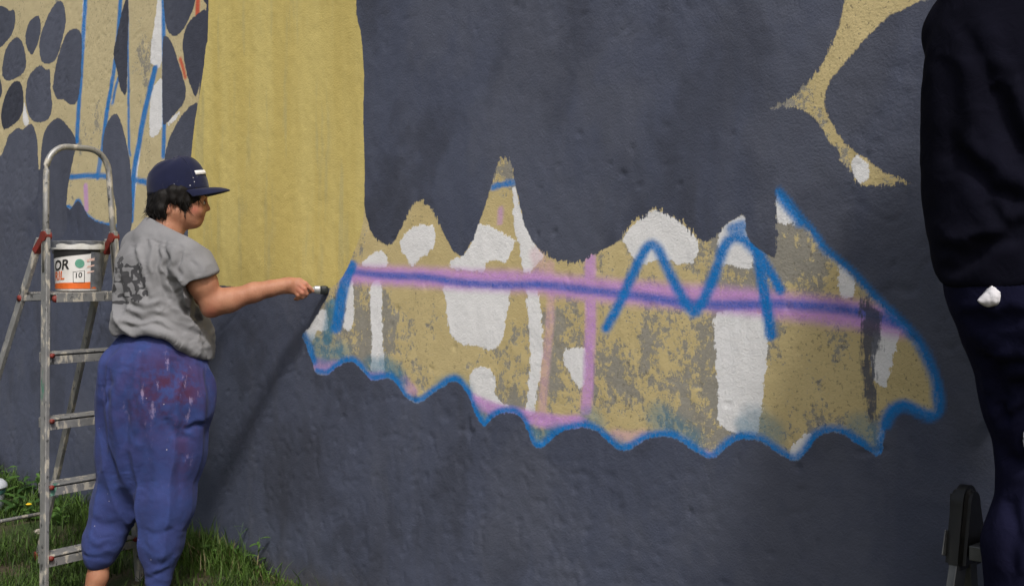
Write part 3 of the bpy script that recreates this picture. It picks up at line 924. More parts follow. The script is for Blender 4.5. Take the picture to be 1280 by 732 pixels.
# skull, face, jaw
fb.ell(hp(222, 236), (0.096, 0.076, 0.094), hax, 0.0)
fb.ell(hp(236, 252), (0.064, 0.064, 0.078), hax, 0.03)
fb.ell(hp(237, 266), (0.044, 0.050, 0.046), hax, 0.03)
fb.cap(hp(240, 277, 0.0), hp(245, 277, 0.0), 0.017, 0.016, 0.022)            # chin
for s in (-1, 1):
    fb.cap(hp(220, 266, 0.052 * s), hp(240, 278, 0.020 * s), 0.020, 0.018, 0.025)   # jaw line
    fb.ell(hp(242, 262, 0.034 * s), (0.026, 0.022, 0.024), hax, 0.02)         # cheek
    fb.ell(hp(253, 252.5, 0.031 * s), (0.012, 0.016, 0.010), hax, 0.012, carve=True)
    fb.ell(hp(249.5, 253, 0.030 * s), (0.0115, 0.0125, 0.0105), hax, 0.004)   # eyelids
    fb.cap(hp(253, 246.5, 0.012 * s), hp(250, 246, 0.044 * s), 0.008, 0.007, 0.012)  # brow
    fb.ell(hp(211, 258, 0.070 * s), (0.018, 0.009, 0.030), [hf * 0.97 - hu * 0.22, hr_, hu * 0.97 + hf * 0.22], 0.006)   # ear
    fb.ell(hp(212.5, 257, 0.080 * s), (0.010, 0.006, 0.019), [hf, hr_, hu], 0.004, carve=True)
fb.cap(hp(252.0, 249), hp(257.4, 260.2), 0.0075, 0.0095, 0.009)               # nose
for s in (-1, 1): fb.ell(hp(253.8, 261.8, 0.0095 * s), (0.0095, 0.0075, 0.007), hax, 0.006)
fb.cap(hp(251.0, 268.0, -0.013), hp(251.0, 268.0, 0.013), 0.0070, 0.0070, 0.007)   # lips
fb.cap(hp(250.0, 273.2, -0.011), hp(250.0, 273.2, 0.011), 0.0074, 0.0074, 0.007)
fb.cap(hp(255, 270.8, -0.022), hp(255, 270.8, 0.022), 0.0060, 0.0060, 0.003) if False else None
# neck and torso core
neck0 = wp(203, 296, 0.0)
fb.cap(neck0, hp(222, 262), 0.066, 0.056, 0.03)
fb.cap(wp(199, 312, 0.0), neck0, 0.066, 0.062, 0.03)
fb.column([(z, x, y, a, b) for z, x, y, a, b in [(0.80, 0.02, 0.01, 0.115, 0.15), (0.95, 0.015, 0.0, 0.11, 0.145), (1.15, -0.01, 0, 0.105, 0.15), (1.25, 0.0, 0, 0.085, 0.14), (1.30, 0.01, 0, 0.05, 0.09)]], fw, rt, 0.03)
shR = wp(236, 322, -0.125); elR = wp(266, 380, -0.105); wrR = wp(350, 358, -0.050)
shL = wp(175, 309, 0.12)
fb.cap(wp(200, 316, 0), shR, 0.06, 0.052, 0.03); fb.cap(wp(197, 316, 0), shL, 0.06, 0.048, 0.03)
fb.chain([shR, wp(252, 352, -0.12), elR], [0.054, 0.051, 0.041], 0.03)
fb.cap(wp(261, 389.0, -0.106), elR, 0.018, 0.038, 0.022)                        # elbow point
fb.chain([elR, wp(286, 375, -0.094), wp(318, 365, -0.07), wp(338, 360.5, -0.056), wrR], [0.041, 0.0415, 0.033, 0.0265, 0.0245], 0.025)
# right hand: palm, knuckles, four fingers and thumb closed on the brush handle
hd = -0.036
fb.chain([wrR, wp(362, 355.5, hd - 0.010)], [0.026, 0.026], 0.015)
kn = [wp(374, 350.5, hd - 0.002), wp(373.5, 355, hd - 0.012), wp(371.5, 360, hd - 0.014), wp(368.5, 364, hd - 0.012)]
for i, k_ in enumerate(kn):
    fb.cap(wp(356, 352 + 3.2 * i, hd - 0.006), k_, 0.0150, 0.0112, 0.010)
def finger(pts, rs): fb.chain(pts, rs, 0.004)
finger([kn[0], wp(382, 354.5, hd - 0.004), wp(387.5, 360, hd + 0.000), wp(391, 364, hd + 0.008)], [0.0108, 0.0092, 0.0082, 0.0070])
finger([kn[1], wp(380.5, 361, hd - 0.018), wp(383, 367, hd - 0.010), wp(382, 370, hd + 0.004)], [0.0108, 0.0094, 0.0084, 0.0074])
finger([kn[2], wp(377.5, 366, hd - 0.020), wp(378, 371, hd - 0.010), wp(375, 372.5, hd + 0.006)], [0.0104, 0.0090, 0.0082, 0.0072])
finger([kn[3], wp(372.5, 369, hd - 0.016), wp(372, 373, hd - 0.006), wp(369, 373.5, hd + 0.006)], [0.0094, 0.0080, 0.0074, 0.0066])
finger([wp(359, 356, hd + 0.014), wp(371, 359, hd + 0.024), wp(381, 362, hd + 0.022), wp(387.5, 364.5, hd + 0.017)], [0.0150, 0.0116, 0.0100, 0.0082])
# left arm, bent in front of the chest
elL = wp(196, 372, 0.24); wrL = wp(248, 372, 0.16)
fb.chain([shL, wp(184, 345, 0.19), elL], [0.052, 0.048, 0.042], 0.03)
fb.chain([elL, wp(222, 372, 0.20), wrL], [0.045, 0.042, 0.028], 0.03)
fb.cap(wrL, wp(258, 372, 0.14), 0.027, 0.026, 0.015)
for i in range(4):
    b0_ = wp(259, 366 + 4 * i, 0.14); fb.chain([b0_, wp(267, 368 + 4 * i, 0.125), wp(265, 372 + 3 * i, 0.105)], [0.0105, 0.009, 0.0075], 0.004)
fb.chain([wp(254, 366, 0.13), wp(262, 361, 0.115), wp(267, 363, 0.10)], [0.013, 0.0105, 0.008], 0.004)
# legs and bare feet
hipL = wp(170, 500, 0.06); hipR = wp(212, 500, -0.06)
fb.cap(hipL, hipR, 0.095, 0.095, 0.04); fb.cap((hipL + hipR) / 2, (0.02, 0.01, 0.84), 0.11, 0.11, 0.04)
anL = wp(122, 720, -0.01); anR = wp(197, 732, -0.10)
fb.chain([hipL, wp(146, 610, 0.035), wp(131, 665, 0.005), anL], [0.075, 0.050, 0.042, 0.034], 0.03)
fb.chain([hipR, wp(208, 615, -0.07), wp(200, 680, -0.09), anR], [0.075, 0.056, 0.050, 0.035], 0.04)
for an in (anL, anR):
    fx = np.array([0.86, 0.51, 0])
    g0 = np.array([an[0], an[1], -0.055])
    fb.chain([an, g0 + np.array([0, 0, 0.035]) - fx * 0.028], [0.036, 0.030], 0.025)
    fb.chain([g0 + (0, 0, 0.030) - fx * 0.025, g0 + fx * 0.07 + (0, 0, 0.030), g0 + fx * 0.135 + (0, 0, 0.018)], [0.030, 0.030, 0.020], 0.025)
    fr = np.array([fx[1], -fx[0], 0])
    for i in range(5):
        t0 = g0 + fx * (0.130 - 0.006 * abs(i - 1)) + fr * (0.030 - 0.015 * i) + (0, 0, 0.015)
        fb.cap(t0 - fx * 0.05, t0 + fx * 0.030, 0.014, 0.0105 if i else 0.012, 0.006)
V, Q = fb.mesh()
V = relax(V, Q, 2, 0.4)
pxy = upx(V)
flush = np.exp(-((pxy[:, 0] - 243) / 7) ** 2 - ((pxy[:, 1] - 262) / 5) ** 2) + 0.8 * np.exp(-((pxy[:, 0] - 263) / 8) ** 2 - ((pxy[:, 1] - 391) / 7) ** 2) + 0.6 * np.exp(-((pxy[:, 0] - 378) / 8) ** 2 - ((pxy[:, 1] - 362) / 8) ** 2) + 0.5 * np.exp(-((pxy[:, 0] - 211) / 5) ** 2 - ((pxy[:, 1] - 258) / 7) ** 2)
lips = np.exp(-((pxy[:, 0] - 252) / 2.6) ** 2 - ((pxy[:, 1] - 270.6) / 1.9) ** 2)
link("body", mesh_np("body", V, Q, dict(flush=flush, lips=lips)), SKIN, person)

# eyes and brows
EYE = simple("eye_white", (0.55, 0.52, 0.50), 0.25, 0.05)
DARK = simple("near_black", (0.012, 0.010, 0.010), 0.5, 0.1)
for s in (-1, 1):
    e = lathe("eye", [(0, -0.0105), (0.006, -0.0088), (0.0098, -0.004), (0.0105, 0), (0.0098, 0.004), (0.006, 0.0088), (0, 0.0105)], EYE, person, 18, hp(250.4, 253.2, 0.030 * s))
    p0 = hp(253.4, 253.2, 0.030 * s)
    bm = bmesh.new(); bm_tube(bm, [Vector(p0), Vector(p0 + hf * 0.0022)], 0.0052, 14)
    bm_o = link("iris", bm_mesh(bm, "iris"), DARK, e)
    tube("eyebrow", [Vector(hp(256, 245.5, 0.008 * s)), Vector(hp(255, 243.8, 0.026 * s)), Vector(hp(250, 245, 0.045 * s))], [0.003, 0.0042, 0.0025], HAIR, person, 8)

# hair: locks hanging from under the cap
fh = Field(HC - 0.20, HC + 0.20, 0.0036)
fh.ell(hp(218, 240), (0.094, 0.080, 0.086), hax, 0.0)
fh.ell(hp(203, 258), (0.046, 0.070, 0.046), hax, 0.03)
fh.ell(hp(196, 264), (0.030, 0.058, 0.032), hax, 0.02)
rng = random.Random(4)
for k in range(26):
    a = rng.uniform(-1.25, 1.25)
    p0 = hp(208, 247 + rng.uniform(-6, 6), 0.070 * math.sin(a)); p0 = p0 - hf * 0.042 * math.cos(a)
    p1 = p0 - hu * rng.uniform(0.040, 0.078) - hf * rng.uniform(-0.022, 0.010) + hr_ * rng.uniform(-0.012, 0.012)
    fh.chain([p0, (p0 + p1) / 2 - hf * 0.006, p1], [0.018, 0.0135, 0.0045], 0.006)
for s in (-1, 1):                       # side locks in front of the ear, fringe at the temple
    fh.chain([hp(224, 240, 0.070 * s), hp(227, 253, 0.072 * s), hp(229, 263, 0.066 * s)], [0.028, 0.020, 0.006], 0.012)
    fh.chain([hp(232, 240, 0.064 * s), hp(233, 252, 0.068 * s), hp(231, 262, 0.064 * s)], [0.024, 0.016, 0.006], 0.012)
    fh.chain([hp(240, 238, 0.055 * s), hp(243, 246, 0.056 * s), hp(240, 254, 0.060 * s)], [0.022, 0.014, 0.005], 0.012)
    fh.chain([hp(216, 240, 0.074 * s), hp(217, 250, 0.080 * s), hp(218, 256, 0.078 * s)], [0.024, 0.016, 0.006], 0.012)
    fh.chain([hp(206, 246, 0.066 * s), hp(203, 262, 0.072 * s), hp(207, 274, 0.064 * s)], [0.026, 0.020, 0.006], 0.012)
fh.chain([hp(246, 238, 0.03), hp(251, 243, 0.03), hp(252, 247, 0.03)], [0.018, 0.012, 0.006], 0.012)
fh.chain([hp(246, 238, -0.02), hp(252, 243, -0.02), hp(253, 247, -0.02)], [0.018, 0.012, 0.006], 0.012)
Vh, Qh = fh.mesh()
Nh = normals(Vh, Qh)
Vh = Vh + Nh * ((fbm(Vh * (70, 70, 18), 3, 5) - 0.5) * 0.010)[:, None]
hair_o = link("hair", mesh_np("hair", Vh, Qh), HAIR, person)
bm = bmesh.new()
cand = np.nonzero((Vh[:, 2] < HC[2] + 0.004) & (Nh[:, 0] * hf[0] + Nh[:, 1] * hf[1] < 0.75))[0]
for k in range(260):
    i = cand[rng.randrange(len(cand))]
    p0 = Vector(Vh[i] - Nh[i] * 0.004); nn = Vector(Nh[i])
    L = rng.uniform(0.018, 0.045)
    d_ = (Vector((0, 0, -1)) + nn * rng.uniform(0.15, 0.75) + Vector((rng.uniform(-.4, .4), rng.uniform(-.4, .4), 0))).normalized()
    p1 = p0 + d_ * L * 0.5; p2 = p1 + (d_ + Vector((rng.uniform(-.4, .4), rng.uniform(-.3, .3), rng.uniform(-.2, .5)))).normalized() * L * 0.5
    bm_tube(bm, [p0, p1, p2], [0.0016, 0.0011, 0.0003], 5, cap=False)
link("loose_strands", bm_mesh(bm, "loose_strands"), HAIR, hair_o)

# cap: six-panel crown, flat brim, badge, button
tilt = math.radians(7)
cu = hu * math.cos(tilt) - hf * math.sin(tilt); cf = hf * math.cos(tilt) + hu * math.sin(tilt)
cc = hp(223.5, 240.5)
bm = bmesh.new()
NU, NV = 48, 18
rings = []
for j in range(NV):
    v = j / (NV - 1)
    ring = []
    for i in range(NU):
        a = 2 * math.pi * i / NU
        front = max(0, math.cos(a))
        pan = 1 + 0.014 * abs(math.sin(3 * a)) * math.sin(math.pi * min(1, v + 0.2))
        prof = math.cos(v * math.pi / 2) ** (0.66 + 0.20 * max(0, -math.cos(a)) + 0.06 * abs(math.sin(a)))
        h = math.sin(v * math.pi / 2) ** 1.0 * (0.128 + 0.010 * front)
        rx = 0.112 * prof * pan; ry = 0.090 * prof * pan
        back = 0.010 * max(0, -math.cos(a)) * math.sin(math.pi * v)
        wob = 0.0025 * math.sin(7 * a + 3 * v * 5) * math.sin(math.pi * v)
        p = cc + cf * (rx * math.cos(a) - back) + hr_ * (ry * math.sin(a)) + cu * (h + wob)
        ring.append(bm.verts.new(p))
    rings.append(ring)
for a_, b_ in zip(rings[:-1], rings[1:]):
    for i in range(NU): bm.faces.new((a_[i], a_[(i + 1) % NU], b_[(i + 1) % NU], b_[i]))
bmesh.ops.remove_doubles(bm, verts=bm.verts, dist=1e-5)
bmesh.ops.recalc_face_normals(bm, faces=bm.faces)
capo = link("cap", bm_mesh(bm, "cap"), CAPM, person)
sol = capo.modifiers.new("thick", 'SOLIDIFY'); sol.thickness = 0.003; sol.offset = -1
# brim
bm = bmesh.new()
top, bot = [], []
for j in range(9):
    v = j / 8
    rt_, rb_ = [], []
    for i in range(25):
        a = math.radians(-82 + 164 * i / 24)
        base = cf * (0.108 * math.cos(a)) + hr_ * (0.0885 * math.sin(a))
        ext = 0.080 * (math.cos(a * 0.92) ** 0.75) * v
        droop = -0.010 * (abs(math.sin(a)) ** 2) - 0.012 * v * v
        p = cc + base + cf * ext + hr_ * (0.006 * math.sin(a) * v) + cu * (0.004 + droop * (0.3 + v))
        rt_.append(bm.verts.new(p + cu * 0.0022)); rb_.append(bm.verts.new(p - cu * 0.0022))
    top.append(rt_); bot.append(rb_)
for j in range(8):
    for i in range(24):
        bm.faces.new((top[j][i], top[j][i + 1], top[j + 1][i + 1], top[j + 1][i]))
        bm.faces.new((bot[j][i + 1], bot[j][i], bot[j + 1][i], bot[j + 1][i + 1]))
for i in range(24):
    bm.faces.new((top[8][i], top[8][i + 1], bot[8][i + 1], bot[8][i])); bm.faces.new((top[0][i + 1], top[0][i], bot[0][i], bot[0][i + 1]))
for j in range(8):
    bm.faces.new((top[j][0], top[j + 1][0], bot[j + 1][0], bot[j][0])); bm.faces.new((top[j + 1][24], top[j][24], bot[j][24], bot[j + 1][24]))
bmesh.ops.recalc_face_normals(bm, faces=bm.faces)
link("brim", bm_mesh(bm, "brim"), CAPM, capo)
WHT = simple("white_print", (0.78, 0.78, 0.80), 0.7, 0.06, 60)
def crown_pt(a, v, off=0.0):
    front = max(0, math.cos(a))
    prof = math.cos(v * math.pi / 2) ** (0.66 + 0.20 * max(0, -math.cos(a)) + 0.06 * abs(math.sin(a)))
    h = math.sin(v * math.pi / 2) * (0.128 + 0.010 * front)
    return cc + cf * ((0.112 * prof + off) * math.cos(a)) + hr_ * ((0.090 * prof + off) * math.sin(a)) + cu * h
for k in range(6):
    a = k * math.pi / 3
    tube("seam", [Vector(crown_pt(a, v / 12 * 0.97, 0.0)) for v in range(13)], 0.0013, CAPM, capo, 6)
bm = bmesh.new()
g1 = [[bm.verts.new(crown_pt(math.radians(2 + 50 * i / 14), 0.27 + 0.085 * j, 0.0030)) for i in range(15)] for j in range(2)]
for i in range(14): bm.faces.new((g1[0][i], g1[0][i + 1], g1[1][i + 1], g1[1][i]))
bd = link("badge", bm_mesh(bm, "badge"), WHT, capo)
bd.modifiers.new("thick", 'SOLIDIFY').thickness = 0.0015
lathe("button", [(0, 0.004), (0.004, 0.0035), (0.007, 0.001), (0.0075, -0.002)], CAPM, capo, 16, cc + cu * 0.1285)

# T-shirt
ft = Field((-0.36, -0.34, 0.72), (0.32, 0.42, 1.46), 0.0045)
def colkeys(rows):
    out = []
    for py, pxc, dy, a, b in rows:
        p = wp(pxc, py, dy); out.append((p[2], p[0], p[1], a, b))
    return out
ft.column(colkeys([(476, 204, 0.02, 0.166, 0.196), (440, 202, 0.015, 0.166, 0.198), (410, 198, 0.01, 0.156, 0.192), (385, 193, 0, 0.135, 0.180), (350, 190, 0, 0.127, 0.178), (320, 193, 0, 0.118, 0.172),
                   (303, 197, 0, 0.100, 0.150), (292, 200, 0, 0.075, 0.10)]), fw, rt, 0.0, 2.25)
ft.cap(wp(203, 300, 0), wp(236, 318, -0.125), 0.080, 0.068, 0.04)
ft.cap(wp(198, 299, 0), wp(174, 308, 0.12), 0.080, 0.062, 0.04)
ft.cap(wp(201, 296, 0), wp(203, 286, 0.0), 0.078, 0.069, 0.03)                # collar
ft.chain([wp(235, 320, -0.125), wp(243, 340, -0.125), wp(252, 362, -0.122)], [0.067, 0.074, 0.082], 0.03)
ft.chain([wp(174, 309, 0.12), wp(180, 335, 0.175), wp(188, 352, 0.20)], [0.060, 0.066, 0.070], 0.03)
# belly and blousing above the hem
ft.ell(wp(228, 425, 0.06), (0.115, 0.13, 0.14), None, 0.05)
ft.ell(wp(163, 404, -0.04), (0.075, 0.10, 0.05), None, 0.05)
# sleeve ends
ft.cut(wp(238, 354.5, -0.12), np.array([0.40, 0.05, -0.91]), wp(219, 400, -0.32), wp(290, 330, 0.0))
ft.cut(wp(180, 352, 0.21), np.array([0.3, 0.1, -0.9]), wp(150, 400, 0.12), wp(215, 335, 0.40)) if False else None
# neckline and hem
ft.cut(wp(204, 284.5, 0.0), np.array([0.50, 0.24, 0.83]))
sl, X, Y, Z = ft.sub(ft.lo, ft.lo + ft.h * ft.n)
xf = X * fw[0] + Y * fw[1]; xr = X * rt[0] + Y * rt[1]
hem = 0.978 - 0.115 * sstep(-0.04, 0.20, xf + 0.35 * xr) + 0.010 * np.sin(9 * xf + 5 * xr)
dd = hem - Z
ft.D[sl] = -Field.smin(-ft.D[sl], -dd, 0.006)
V, Q = ft.mesh()
N = normals(V, Q)
pxy = upx(V)
facing = sstep(0.05, 0.35, -N[:, 1])
cr = [([(197, 296), (196, 320), (200, 350), (212, 382)], 3.2, 0.008), ([(206, 300), (208, 325), (216, 352), (232, 378)], 3.0, 0.007), ([(186, 296), (180, 325), (182, 350)], 3.0, 0.005),
      ([(219, 362), (228, 380), (246, 400), (258, 425)], 3.6, 0.010), ([(222, 356), (238, 384), (254, 400), (260, 412)], 3.0, 0.008), ([(150, 393), (175, 398), (200, 396), (226, 410), (252, 440)], 3.2, 0.010),
      ([(143, 404), (165, 409), (195, 405), (225, 418), (250, 445)], 2.6, 0.007), ([(200, 385), (225, 400), (248, 424)], 2.8, 0.007), ([(158, 378), (180, 388), (205, 384)], 2.6, 0.006),
      ([(147, 340), (152, 370), (150, 392)], 2.6, 0.005), ([(205, 345), (222, 358), (226, 366)], 2.4, 0.007), ([(226, 312), (224, 335), (220, 355)], 2.4, 0.005), ([(240, 322), (247, 338), (250, 346)], 2.2, 0.003),
      ([(168, 300), (166, 325), (168, 350)], 3.0, 0.004), ([(236, 405), (252, 425), (262, 452)], 2.6, 0.007), ([(171, 318), (174, 350), (186, 378)], 2.6, 0.005)]
disp = 1.5 * crease_disp(pxy, cr) * facing
rid = lambda n_: (1 - np.abs(2 * n_ - 1)) ** 3
disp += (rid(fbm(np.stack([V[:, 0] * 6 + V[:, 2] * 5, V[:, 1] * 6, V[:, 2] * 4 - V[:, 0] * 2], 1), 2, 8)) - 0.4) * 0.014 * sstep(1.36, 1.20, V[:, 2])
low = sstep(1.08, 0.96, V[:, 2])
disp += low * (fbm(np.stack([V[:, 0] * 8, V[:, 1] * 8, V[:, 2] * 34 + V[:, 0] * 16], 1), 2, 15) - 0.5) * 0.010
disp += low * (rid(fbm(np.stack([V[:, 0] * 5, V[:, 1] * 5, V[:, 2] * 17 + V[:, 0] * 9], 1), 2, 16)) - 0.4) * 0.018
V = V + N * disp[:, None]
V = relax(V, Q, 1, 0.3)
prints = [((152, 328), (3.2, 6)), ((147, 338), (2.2, 3)), ((159, 332), (1.8, 2)), ((157, 348), (4.0, 8)), ((157, 361), (4.0, 3.5)), ((171, 339), (5.0, 7.5)), ((169, 353), (3.2, 3.5)), ((171, 361), (2.4, 3)),
          ((179, 352), (2.2, 6)), ((180, 366), (3.4, 3.2)), ((170, 372), (5.5, 3.8)), ((150, 369), (4, 2.2)), ((147, 378), (6, 1.8)), ((157, 378), (3, 1.6)), ((144, 348), (1.3, 3)), ((144, 360), (1.4, 4)), ((164, 344), (1.0, 6)), ((163, 367), (1.2, 3))]
pr = np.zeros(len(V))
prints = [(c_, (r_[0] * 1.18, r_[1] * 1.18)) for c_, r_ in prints] + [((153, 338), (1.2, 8)), ((165, 351), (5, 1.2)), ((160, 371), (5, 1.4)), ((175, 345), (1.3, 9)), ((148, 352), (4, 1.0)), ((165, 333), (4, 1.2)), ((176, 360), (5, 1.2)), ((153, 356), (1.1, 7)), ((170, 366), (1.2, 5))]
for (cx, cy), (rx, ry) in prints:
    pr = np.maximum(pr, 1 - 0.5 * np.sqrt(((pxy[:, 0] - cx) / rx) ** 2 + ((pxy[:, 1] - cy) / ry) ** 2))
for (cx, cy), (rx, ry) in [((171, 339), (1.6, 2.2)), ((153, 329), (1.0, 2.0)), ((172, 372), (1.6, 0.8))]:
    pr = np.minimum(pr, 0.1 + 0.5 * np.sqrt(((pxy[:, 0] - cx) / rx) ** 2 + ((pxy[:, 1] - cy) / ry) ** 2))
pr = pr + 0.42 * (vnoise(np.stack([pxy[:, 0] * 0.42, pxy[:, 1] * 0.42, pxy[:, 0] * 0], 1), 6) - 0.5)
pr = np.where(facing > 0.05, np.clip(pr, 0, 1), 0)
link("t_shirt", mesh_np("t_shirt", V, Q, dict(print=pr)), TEE, person)

# trousers: low crotch, baggy, gathered at the cuffs
fp = Field((-0.36, -0.36, 0.0), (0.30, 0.40, 1.02), 0.0048)
fp.column(colkeys([(648, 170, -0.01, 0.012, 0.012), (628, 172, -0.005, 0.06, 0.06), (595, 178, 0.0, 0.115, 0.12), (560, 184, 0.0, 0.145, 0.155), (520, 190, 0, 0.177, 0.187), (480, 194, 0, 0.192, 0.202), (455, 194, 0, 0.188, 0.202), (438, 194, 0.0, 0.175, 0.192), (422, 197, 0.005, 0.130, 0.162), (405, 198, 0.005, 0.11, 0.140)]), fw, rt, 0.0, 2.15)
fp.chain([wp(170, 500, 0.05), wp(158, 560, 0.045), wp(142, 630, 0.025), wp(130, 675, 0.0), wp(124, 695, -0.01)], [0.138, 0.114, 0.080, 0.062, 0.054], 0.055)
fp.chain([wp(217, 500, -0.05), wp(214, 560, -0.06), wp(206, 630, -0.08), wp(201, 680, -0.095), wp(198, 726, -0.10)], [0.138, 0.111, 0.088, 0.068, 0.046], 0.055)
fp.chain([wp(236, 506, -0.10), wp(250, 516, -0.06)], [0.040, 0.034], 0.05)   # sagging pocket
fp.cut(wp(124, 706.5, -0.01), np.array([-0.12, 0, -1.0]), wp(80, 760, -0.2) , wp(156, 690, 0.25))
fp.cut(wp(198, 733, -0.10), np.array([0, 0, -1.0]))
V, Q = fp.mesh()
N = normals(V, Q)
pxy = upx(V)
facing = sstep(0.0, 0.3, -N[:, 1])
cr = [([(160, 445), (156, 500), (158, 560), (165, 610)], 4.5, 0.012), ([(176, 452), (172, 510), (176, 570), (172, 620)], 4.5, 0.012), ([(140, 450), (134, 510), (140, 570), (152, 612)], 4.5, 0.010),
      ([(192, 470), (184, 540), (186, 590), (178, 630)], 4, 0.010), ([(131, 470), (127, 540), (124, 600)], 4, 0.008), ([(228, 535), (244, 533), (258, 528)], 3.2, 0.012), ([(205, 520), (220, 540), (240, 550)], 3.5, 0.008),
      ([(176, 660), (195, 668), (222, 655)], 3.2, 0.004), ([(178, 690), (196, 704), (220, 688)], 3.0, 0.005), ([(174, 676), (190, 690), (205, 712)], 3.0, 0.004), ([(178, 722), (196, 717), (216, 712)], 2.4, 0.005),
      ([(112, 640), (128, 656), (148, 650)], 3.0, 0.003), ([(106, 668), (122, 684), (146, 676)], 3.0, 0.004), ([(103, 690), (120, 698), (146, 694)], 2.4, 0.004), ([(112, 655), (124, 672), (144, 668)], 2.4, 0.003),
      ([(230, 560), (222, 600), (228, 640)], 4, 0.006), ([(150, 425), (190, 432), (230, 446), (258, 468)], 2.4, 0.005), ([(150, 432), (195, 441), (240, 462)], 2.2, 0.004)]
disp = 0.70 * crease_disp(pxy, cr) * facing
rid = lambda n_: (1 - np.abs(2 * n_ - 1)) ** 3
drape = sstep(0.02, 0.30, V[:, 2]) * sstep(0.97, 0.86, V[:, 2])
disp += drape * ((1 - np.abs(2 * fbm(np.stack([V[:, 0] * 10 - V[:, 2] * 1.0, V[:, 1] * 10, V[:, 2] * 1.1], 1), 2, 77) - 1)) ** 5 - 0.35) * 0.016
disp += drape * (rid(fbm(np.stack([V[:, 0] * 7 + V[:, 2] * 1.2, V[:, 1] * 7, V[:, 2] * 1.6], 1), 2, 18)) - 0.45) * 0.013
disp += (fbm(np.stack([V[:, 0] * 12, V[:, 1] * 12, V[:, 2] * 5], 1), 3, 19) - 0.5) * 0.006
cuff = sstep(0.30, 0.10, V[:, 2])
disp += cuff * (fbm(np.stack([V[:, 0] * 10, V[:, 1] * 10, V[:, 2] * 26 + V[:, 0] * 14], 1), 2, 25) - 0.5) * 0.004
disp += sstep(0.42, 0.22, V[:, 2]) * (rid(fbm(np.stack([V[:, 0] * 6, V[:, 1] * 6, V[:, 2] * 13 + V[:, 0] * 7], 1), 2, 26)) - 0.4) * 0.004
V = V + N * disp[:, None]
V = relax(V, Q, 1, 0.3)
st = np.exp(-((pxy[:, 0] - 222) / 32) ** 2 - ((pxy[:, 1] - 486) / 38) ** 2) + 0.5 * np.exp(-((pxy[:, 0] - 180) / 30) ** 2 - ((pxy[:, 1] - 490) / 50) ** 2) + 0.45 * np.exp(-((pxy[:, 0] - 228) / 12) ** 2 - ((pxy[:, 1] - 560) / 50) ** 2) + 0.10
link("trousers", mesh_np("trousers", V, Q, dict(stain=np.clip(st, 0, 1))), PANTS, person)

# ---------------------------------------------------------------- paint brush in her hand
tipw = on_wall(411, 362.5, 0.004)
bdir = (tipw - (Vector(wp(384, 361.5, hd + 0.008)) + Vector((WX, WY, 0)))).normalized()
br = empty("paint_brush", tipw, "flat paint brush with dark wet bristles held against the wall", "brush")
METAL = simple("dull_metal", (0.55, 0.55, 0.54), 0.4, 0.15, 30, 0.1, 120, metal=0.7)
HANDLE = simple("pale_wood", (0.62, 0.58, 0.50), 0.6, 0.1, 30)
WETP = simple("slate_paint_bristles", (0.022, 0.026, 0.026), 0.45, 0.25, 60, 0.5, 200)
bup = Vector((0, 0, 1))
bm = bmesh.new(); bm_tube(bm, [-bdir * 0.030, -bdir * 0.018, -bdir * 0.006, Vector((0, 0, 0))], [0.015, 0.0165, 0.0165, 0.012], 18, sx=0.45, sy=1.0)
link("bristles", bm_mesh(bm, "bristles"), WETP, br)
bm = bmesh.new(); bm_tube(bm, [-bdir * 0.056, -bdir * 0.050, -bdir * 0.031, -bdir * 0.029], [0.008, 0.0145, 0.0155, 0.0150], 18, sx=0.5, sy=1.0)
link("ferrule", bm_mesh(bm, "ferrule"), METAL, br)
bm = bmesh.new(); bm_tube(bm, [-bdir * 0.165, -bdir * 0.150, -bdir * 0.11, -bdir * 0.075, -bdir * 0.054], [0.004, 0.007, 0.0055, 0.008, 0.0095], 14, sx=0.7, sy=1.0)
link("handle", bm_mesh(bm, "handle"), HANDLE, br)

# ================================================================ STEP LADDER BESIDE HER
def alu_material():
    m = bpy.data.materials.new("splashed_aluminium")
    g = G(m); co = g.coord()
    n = g.noise(co, 26, 5, 0.7)
    base = g.mix(n, (0.22, 0.22, 0.22), (0.42, 0.42, 0.41))
    s1 = g.noise(g.mapping(co, (1, 1, 0.45)), 34, 4, 0.65)
    p1 = g.sm(s1, 0.55, 0.60)
    base = g.mix(p1, base, (0.42, 0.39, 0.33))
    s2 = g.noise(g.mapping(co, (1, 1, 0.5), (3, 5, 1)), 46, 4, 0.65)
    p2 = g.sm(s2, 0.61, 0.65)
    base = g.mix(p2, base, (0.10, 0.10, 0.10))
    s3 = g.noise(g.mapping(co, (1, 1, 0.4), (9, 2, 4)), 12, 3, 0.6)
    p3 = g.sm(s3, 0.66, 0.70)
    base = g.mix(g.m('MULTIPLY', p3, 0.8), base, (0.10, 0.32, 0.22))
    metal = g.m('MULTIPLY', g.m('SUBTRACT', 1.0, p1), 0.55)
    g.out(base, g.lin(n, 0.3, 0.7, 0.42, 0.62), g.bump(g.m('ADD', s1, s2), 0.15, 0.003), metal, 0.5)
    return m
ALU = alu_material()
RED = simple("red_plastic", (0.20, 0.022, 0.016), 0.6, 0.3, 50, c2=(0.10, 0.03, 0.022), coverage=0.45)
tv = Vector((0.581, 0.814, 0)); uv = Vector((-0.814, 0.581, 0)); UP = Vector((0, 0, 1))
c111 = Vector((-1.656, 4.63, 0))
ladder = empty("step_ladder", c111 - uv * 0.0666, "paint-splashed aluminium step ladder with tall hoop rail, red hinges and a bucket on its platform", "ladder")
LO = ladder.location
def lad(z, side, back=0.0, off=0.0):
    a = 0.16 + 0.045 * (1.11 - z)
    return c111 + uv * (0.06 * (z - 1.11) + back) + tv * (side * a + off) + UP * z - LO
zb = gz(LO.x, LO.y) + 0.02
